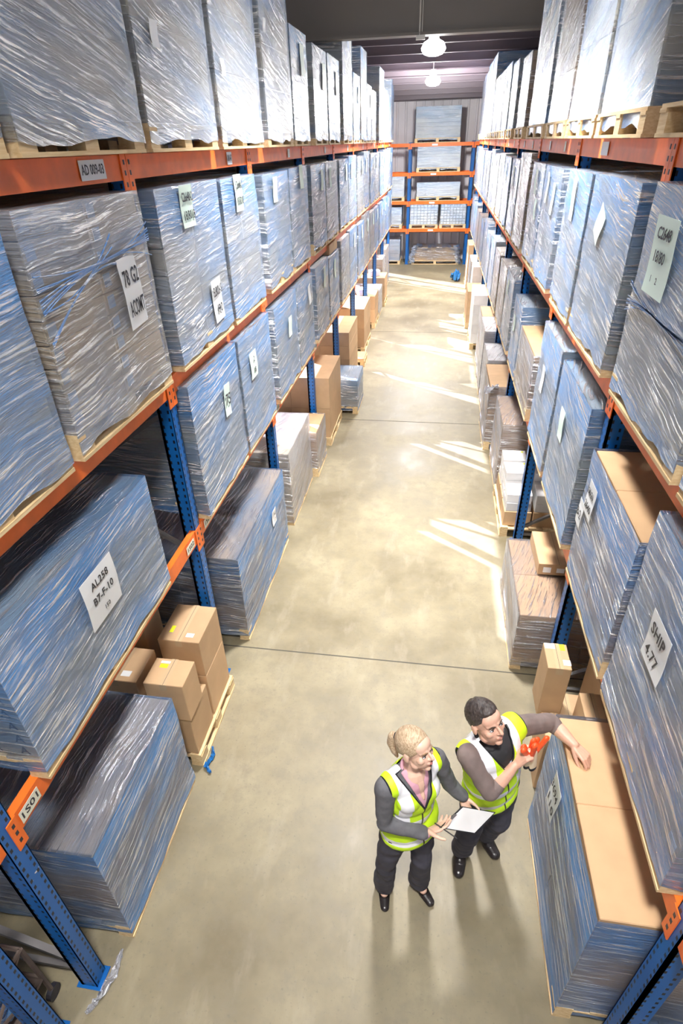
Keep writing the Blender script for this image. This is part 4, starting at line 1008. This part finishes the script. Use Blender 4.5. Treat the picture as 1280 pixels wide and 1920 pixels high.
def cut_faces(me, keep):
    bm = bmesh.new(); bm.from_mesh(me); bm.normal_update()
    dead = [f for f in bm.faces if not keep(f.calc_center_median(), f.normal)]
    bmesh.ops.delete(bm, geom=dead, context='FACES')
    for _ in range(6):      # fair the cut edges
        new = {}
        for v in bm.verts:
            nb_ = [e.other_vert(v).co for e in v.link_edges if e.is_boundary]
            if len(nb_) == 2: new[v] = v.co*.4+(nb_[0]+nb_[1])*.3
        for v, c in new.items(): v.co = c
    for f in bm.faces: f.smooth = True
    bm.to_mesh(me); bm.free(); return me

def torso_frame(pelvis, neck, lft):
    p, nk = Vector(pelvis), Vector(neck); U = (nk-p).normalized(); Lx = Vector(lft); Lx = (Lx-U*Lx.dot(U)).normalized(); F = Lx.cross(U).normalized()
    return p, U, Lx, F, (nk-p).length
def torso_prims(fr, male, g=0.0):
    p, U, Lx, F, H = fr; P = lambda a, b, h: p+Lx*a+F*b+U*h*H
    E = lambda a, b, h, r: ('ell', P(a, b, h), Lx, F, U, tuple(q+g for q in r))
    if male: return [E(0, 0, .02, (.165, .118, .13)), E(0, .012, .28, (.160, .118, .15)), E(0, .01, .55, (.172, .118, .15)), E(0, 0, .75, (.168, .108, .11)), E(.0, -.012, .87, (.125, .075, .065)),
                     E(.145, -.005, .84, (.062, .066, .060)), E(-.145, -.005, .84, (.062, .066, .060))]
    return [E(0, 0, .0, (.165, .115, .12)), E(0, .0, .28, (.128, .098, .14)), E(0, .005, .55, (.138, .105, .13)), E(.062, .055, .64, (.058, .055, .06)), E(-.062, .055, .64, (.058, .055, .06)),
            E(0, -.005, .77, (.140, .085, .09)), E(0, -.012, .88, (.095, .058, .05)), E(.128, -.005, .85, (.048, .052, .050)), E(-.128, -.005, .85, (.048, .052, .050))]

def person(label, male, pelvis, neck, lft, headc, headF, headU, sh, arms, legs, feet, hands, sleeve_end, s=1.0):
    t = thing('person', label, 'person', (0, 0, 0))
    fr = torso_frame(pelvis, neck, lft); p, U, Lx, F, H = fr; P = lambda a, b, h: p+Lx*a+F*b+U*h*H
    hp, HP, hL, hF, hU = head_prims(headc, headF, headU, s, male)
    body = list(hp); nb = P(0, -.005, .90)
    body += chain([nb, (Vector(nb)+HP(0, -.02, -.07))/2, HP(0, -.018, -.05)], [.062, .054, .052] if male else [.050, .043, .043])
    body += [('cap', P(-.10, 0, .80), P(.10, 0, .80), .05, .05), ('cap', P(0, .0, .0), P(0, 0, .85), .08, .08)]
    k = 1.0 if male else .84
    for i, side in enumerate((-1, 1)):
        a = arms[i]; body += chain([sh[i], a[0], Vector(a[0]).lerp(Vector(a[1]), .45), a[1]], [.042*k, .039*k, .041*k, .0270*k])
        body += hands[i]
        l = legs[i]; body += chain([l[0], l[1], l[2]], [.055, .040, .036])
        if not male: body += chain([l[2], Vector(feet[i][0]).lerp(Vector(feet[i][1]), .5)+Vector((0, 0, .035))], [.036, .026])
    me_body = orgobj('body', body, .004, 'skin' if male else 'skin_woman', t, 3, .5)
    make_face(HP, hL, hF, hU, s, me_body, male)
    # trousers
    tr = [('ell', P(0, 0, .02), Lx, F, U, (.168, .122, .12)), ('ell', P(0, -.01, -.10), Lx, F, U, (.155, .118, .10))]
    for i in (0, 1):
        l = [Vector(q) for q in legs[i]]; hem = l[2]+Vector((0, 0, -.012)) if not male else l[2]
        tr += chain([l[0], l[0].lerp(l[1], .5), l[1], l[1].lerp(l[2], .5), hem], [.095, .082, .068, .066, .070] if male else [.088, .075, .062, .064, .068])
    orgobj('trousers', tr, .008, 'trouser', t, 5, .5, .010, 3)
    # upper garment
    up = torso_prims(fr, male, .004)
    for i in (0, 1):
        a = arms[i]; e, w_ = Vector(a[0]), Vector(a[1]); en = e.lerp(w_, sleeve_end[i])
        up += chain([sh[i], Vector(sh[i]).lerp(e, .5), e, e.lerp(en, .5), en], [.062*k, .056*k, .050*k, .049*k, .043*k] if male else [.058, .050, .045, .042, .038])
    orgobj('sweater' if male else 'jacket', up, .006, 'sweater' if male else 'jacket', t, 5, .5, .007, 9)
    # hi-vis vest
    vp = torso_prims(fr, male, .019 if male else .017)
    vp += [('ell', P(0, 0, -.16 if male else -.12), Lx, F, U, (.180, .140, .10)), ('cap', P(-.17 if male else -.145, -.004, .86), P(-.05, -.008, .93), .056, .056), ('cap', P(.17 if male else .145, -.004, .86), P(.05, -.008, .93), .056, .056)]
    me = organic(vp, .0055, 5)
    wobble(me, .006, (9, 9, 9), 0)
    hem = -.30 if not male else -.22; armw = .198 if male else .168
    vs, v0 = (.100, .64) if male else (.098, .55)
    me.materials.append(vest_mat('vest_%s' % ('man' if male else 'woman'), hem, armw, vs, v0))
    def co(c): q = c-p; return q.dot(Lx), q.dot(F), q.dot(U)/H
    def vneck(h): return vs*max(0, h-v0)/.45
    def keep(c, n):
        a, b, h = co(c)
        if h < hem: return False
        if h > .40 and abs(a) > armw+.10*max(0, .66-h): return False
        if b > 0 and h > v0 and abs(a) < vneck(h)+.004: return False
        if h > .93 and abs(a) < .070: return False
        return True
    cut_faces(me, keep)
    at = me.attributes.new('cloth', 'FLOAT_VECTOR', 'POINT')
    for v in me.vertices: at.data[v.index].vector = co(v.co.copy())
    o = link('hi_vis_vest', me, t); sd = o.modifiers.new('t', 'SOLIDIFY'); sd.thickness = .005; sd.offset = -1
    # the shirt seen in the neck opening
    def patch(name, g, wf, h0, mat):
        me = organic(torso_prims(fr, male, g), .0055, 4)
        me.materials.append(MATS[mat])
        cut_faces(me, lambda c, n: (lambda a, b, h: b > 0 and h0 < h < .99 and abs(a) < vneck(h)*wf+.002)(*co(c)))
        o = link(name, me, t); sd = o.modifiers.new('t', 'SOLIDIFY'); sd.thickness = .002
    def ring(rad, hb, dip, r, mat, name, op=.5):
        pts = []; rs = []; c0 = Vector(nb).lerp(HP(0, -.018, -.06), .42)
        for k in range(17):
            an = -math.pi/2-math.pi+op*.5+(2*math.pi-op)*k/16-0; an = math.pi/2+op/2+(2*math.pi-op)*k/16
            fr_ = (1+math.sin(an))/2
            pts.append(c0+Lx*math.cos(an)*rad+F*math.sin(an)*rad*.95+U*(hb-dip*fr_)); rs.append(r)
        orgobj(name, chain(pts, rs), .004, mat, t, 2)
    if male:
        patch('polo_shirt', .013, 1.05, .60, 'collar_black')
        ring(.066, .012, .055, .016, 'collar_black', 'collar', .9); ring(.070, -.008, .060, .016, 'collar_black', 'collar', .8)
    else:
        patch('shirt', .011, .80, .52, 'shirt_pink'); patch('neckline', .014, .24, .66, 'skin_woman')
        ring(.055, -.006, .050, .011, 'shirt_pink', 'collar', 1.2)
    # shoes
    for i in (0, 1):
        hl, toe = Vector(feet[i][0]), Vector(feet[i][1]); d = (toe-hl).normalized()
        mid = hl.lerp(toe, .55)
        if male: sp = [('cap', hl+Vector((0, 0, .045)), mid+Vector((0, 0, .040)), .042, .044), ('cap', mid+Vector((0, 0, .036)), toe+Vector((0, 0, .034)), .046, .038, ((0, 0, 1), .75)), ('cap', hl+d*.03+Vector((0, 0, .06)), hl+d*.04+Vector((0, 0, .12)), .044, .045)]
        else: sp = [('cap', hl+Vector((0, 0, .035)), mid+Vector((0, 0, .026)), .028, .033, ((0, 0, 1), .8)), ('cap', mid+Vector((0, 0, .026)), toe+Vector((0, 0, .022)), .036, .028, ((0, 0, 1), .62))]
        me = organic(sp, .004, 3); me.materials.append(MATS['shoe'])
        bm = bmesh.new(); bm.from_mesh(me)
        for v in bm.verts: v.co.z = max(v.co.z, .001)
        if not male:      # court shoe opening
            top = hl.lerp(toe, .42)
            bmesh.ops.delete(bm, geom=[f for f in bm.faces if f.normal.z > .55 and (f.calc_center_median()-top).xy.length < .045], context='FACES')
        for f in bm.faces: f.smooth = True
        bm.to_mesh(me); bm.free(); link('shoe', me, t)
    return t, me_body, P, HP, (hL, hF, hU)

# --- the woman
wA, wB, wD = Vector((.205, 1.685, 1.005)), Vector((.318, 1.812, 1.005)), Vector((.388, 1.735, .905)); wC = wB+wD-wA
bn = (wD-wA).cross(wB-wA).normalized()
if bn.z < 0: bn = -bn
w_wr, w_wl = (.125, 1.655, .985), (.325, 1.880, 1.005)
whR = hand(w_wr, (.80, .42, .02), (.15, -.55, -.75), False, (.25, .28, .30, .35), .92, (.75, .45, -.35))
whL = hand(Vector(w_wl)+Vector((0, .012, -.034)), (.42, -.70, -.52), (-.25, -.15, -.9), True, (.10, .10, .10, .10), .88, (.35, .75, .55))
wsh = [(-.100, 1.675, 1.325), (.155, 1.875, 1.325)]
t, wb, WP, HP, (hL, hF, hU) = person('woman with a blond ponytail in a yellow vest holding a clipboard, looking up', False,
    (.035, 1.775, .905), (.030, 1.775, 1.405), (.77, .64, 0), (.040, 1.775, 1.535), (.80, -.50, .30), (-.18, .22, 1), wsh,
    [((-.095, 1.640, 1.065), w_wr), ((.245, 1.900, 1.075), w_wl)],
    [((-.035, 1.72, .86), (-.085, 1.715, .48), (-.098, 1.785, .085)), ((.100, 1.825, .86), (.125, 1.765, .48), (.128, 1.835, .085))],
    [((-.100, 1.815, 0), (-.080, 1.665, 0)), ((.108, 1.852, 0), (.205, 1.735, 0))], [whR, whL], (.93, .93), .94)
S = .94
hp = [('ell', HP(0, -.016, .038), hL, hF, hU, (.083*S, .101*S, .088*S)), ('ell', HP(0, -.070, .005), hL, hF, hU, (.062*S, .045*S, .060*S)), ('ell', HP(0, -.105, .028), hL, hF, hU, (.026, .024, .026))]
me = organic(hp, .004, 3); me.materials.append(MATS['hair_blond'])
def hk(c, n, hair=.048):
    q = c-HP(0, 0, 0); a, b, h = q.dot(hL)/S, q.dot(hF)/S, q.dot(hU)/S
    if b > .0 and h < .052+.10*max(0, .075-b)*0+(-.75*(.085-b) if b < .085 else 0): return False
    if b > -.025 and h < -.012: return False
    return True
cut_faces(me, hk); o = link('hair', me, t); sd = o.modifiers.new('t', 'SOLIDIFY'); sd.thickness = .006; sd.offset = -1
pt = [HP(0, -.115, .030), HP(.0, -.150, .018), HP(.0, -.168, -.030), HP(.0, -.160, -.085), HP(0, -.150, -.120)]
orgobj('ponytail', chain(pt, [.018, .026, .027, .020, .008])+chain([pt[1], HP(.018, -.160, -.04), HP(.02, -.150, -.10)], [.015, .018, .007]), .004, 'hair_blond', t, 2)
orgobj('hair_tie', [('cap', HP(-.004, -.112, .030), HP(.004, -.122, .028), .021, .021)], .003, 'black_edge', t, 1)
orgobj('cuff', chain([Vector(w_wr)+Vector((-.030, -.004, .004)), Vector(w_wr)], [.031, .029]), .004, 'shirt_pink', t, 1)
orgobj('cuff', chain([Vector(w_wl)+Vector((-.018, .006, .012)), Vector(w_wl)], [.029, .027]), .004, 'shirt_pink', t, 1)
# clipboard with papers
t = thing('clipboard', 'black clipboard with white papers held by the woman', 'clipboard', tuple(wA))
e1, e2 = (wD-wA), (wB-wA)
def slab(e, a0, a1, b0, b1, h0, h1, name, mat, parent):
    mb = MB(); n = []
    for h in (h0, h1):
        for b in (b0, b1):
            for a in (a0, a1): n.append(tuple(e1*a+e2*b+bn*h))
    mb.v = n
    for f in ((0, 2, 3, 1), (4, 5, 7, 6), (0, 1, 5, 4), (2, 6, 7, 3), (0, 4, 6, 2), (1, 3, 7, 5)): mb.f.append(f); mb.mi.append(0)
    return mb.build(name, mat, parent)
slab(0, -.03, 1.05, -.04, 1.04, .0, .004, 'board', 'collar_black', t)
slab(0, .02, 1.0, .0, 1.0, .0045, .009, 'paper_stack', 'paper', t)
slab(0, .03, .985, .02, .985, .0092, .0100, 'top_sheet', 'white_card', t)
slab(0, -.03, .03, .35, .65, .004, .016, 'clip', 'grey_steel', t)
t = thing('pen', 'slim dark pen held against the clipboard by the woman', 'pen', tuple(wA))
mb = MB(); mb.tube([Vector((-.035, .012, .012)), Vector((.07, -.036, -.006))], [.0035, .0035], 8); mb.build('barrel', 'collar_black', t)
mb = MB(); mb.tube([Vector((.07, -.036, -.006)), Vector((.085, -.043, -.009))], [.0035, .001], 8); mb.build('tip', 'ink', t)

# --- the man
m_wr, m_wl = (.572, 1.915, 1.295), (.925, 2.125, 1.232)
mhR = hand(m_wr, (.30, .10, .60), (-.75, -.45, .45), False, (.85, .90, .95, 1.0), 1.02, (.35, .75, .55), .05)
mhL = hand(m_wl, (.62, -.62, -.25), (.15, -.05, 1.0), True, (.55, .62, .68, .75), 1.0, (.35, .8, .45), .05)
t, mbd, MP, HP, (hL, hF, hU) = person('man with dark hair in a yellow vest and taupe sweater leaning over boxes', True,
    (.495, 2.035, .925), (.445, 1.985, 1.44), (.80, .60, 0), (.392, 1.955, 1.575), (.54, -.66, .34), (-.42, .30, 1.0),
    [(.320, 1.885, 1.375), (.600, 2.100, 1.375)],
    [((.452, 1.825, 1.165), m_wr), ((.815, 2.245, 1.255), m_wl)],
    [((.425, 1.985, .88), (.405, 1.945, .49), (.402, 2.060, .105)), ((.580, 2.095, .88), (.600, 2.060, .49), (.565, 2.185, .105))],
    [((.402, 2.090, 0), (.385, 1.935, 0)), ((.548, 2.215, 0), (.628, 2.085, 0))], [mhR, mhL], (.22, .30), 1.0)
S = 1.0
hp = [('ell', HP(0, -.016, .034), hL, hF, hU, (.082, .099, .090)), ('ell', HP(0, .025, .085), hL, hF, hU, (.055, .055, .030))]
me = organic(hp, .004, 2); me.materials.append(MATS['hair_dark'])
def hk2(c, n):
    q = c-HP(0, 0, 0); a, b, h = q.dot(hL), q.dot(hF), q.dot(hU)
    if b > .0 and h < .062-.55*max(0, .075-b): return False
    if b > -.04 and h < .0: return False
    if h < -.045: return False
    return True
wobble(me, .004, (60, 60, 60), 0)
cut_faces(me, hk2); o = link('hair', me, t); sd = o.modifiers.new('t', 'SOLIDIFY'); sd.thickness = .006; sd.offset = -1
orgobj('cuff', chain([Vector(m_wr).lerp(Vector((.452, 1.825, 1.165)), .74), Vector(m_wr).lerp(Vector((.452, 1.825, 1.165)), .80)], [.046, .048]), .005, 'sweater', t, 2)
mb = MB(); q = MP(.035, .125, .70)
mb.box(-.018, .018, -.002, .002, -.027, .027); o = mb.build('name_card', 'id_card', t, tuple(q)); o.rotation_euler = (R(-12), 0, R(35))
# gloves in his raised hand
gc = Vector(m_wr)+Vector((.30, .10, .60)).normalized()*.085+Vector((.055, .030, -.035))*.7
t = thing('work_gloves', 'pair of cream work gloves with orange rubber fingers held up by the man', 'gloves', tuple(gc))
ax = Vector((.05, .02, 1)).normalized(); sx_ = Vector((.80, .58, 0)).normalized(); fy = Vector((.58, -.80, 0))
fing = [(-.046, .0, .085, -.35), (-.014, .016, .118, -.10), (.012, -.012, .085, .05), (.044, .010, .108, .42), (-.026, -.018, .060, -.2), (.034, -.014, .07, .2)]
pr = []
for a, b, l, tl in fing:
    st_ = sx_*a*.5+fy*b+ax*.015; en = sx_*(a+tl*.06)+fy*b*1.4+ax*l
    pr += [('cap', st_, en, .015, .0195, (fy, .7))]
orgobj('rubber_fingers', pr, .003, 'glove_orange', t, 2)
orgobj('knitted_cuff', [('cap', sx_*-.006+ax*.03, sx_*.004+ax*-.085, .020, .024, (fy, .5)), ('cap', sx_*.012+fy*.014+ax*.03, sx_*.030+fy*.018+ax*-.100, .018, .024, (fy, .5))], .003, 'glove_cream', t, 2)
orgobj('cuff_edge', [('cap', sx_*.004+ax*-.094, sx_*.004+ax*-.099, .025, .025, (fy, .55)), ('cap', sx_*.030+fy*.018+ax*-.108, sx_*.031+fy*.018+ax*-.113, .025, .025, (fy, .55))], .003, 'black_edge', t, 1)
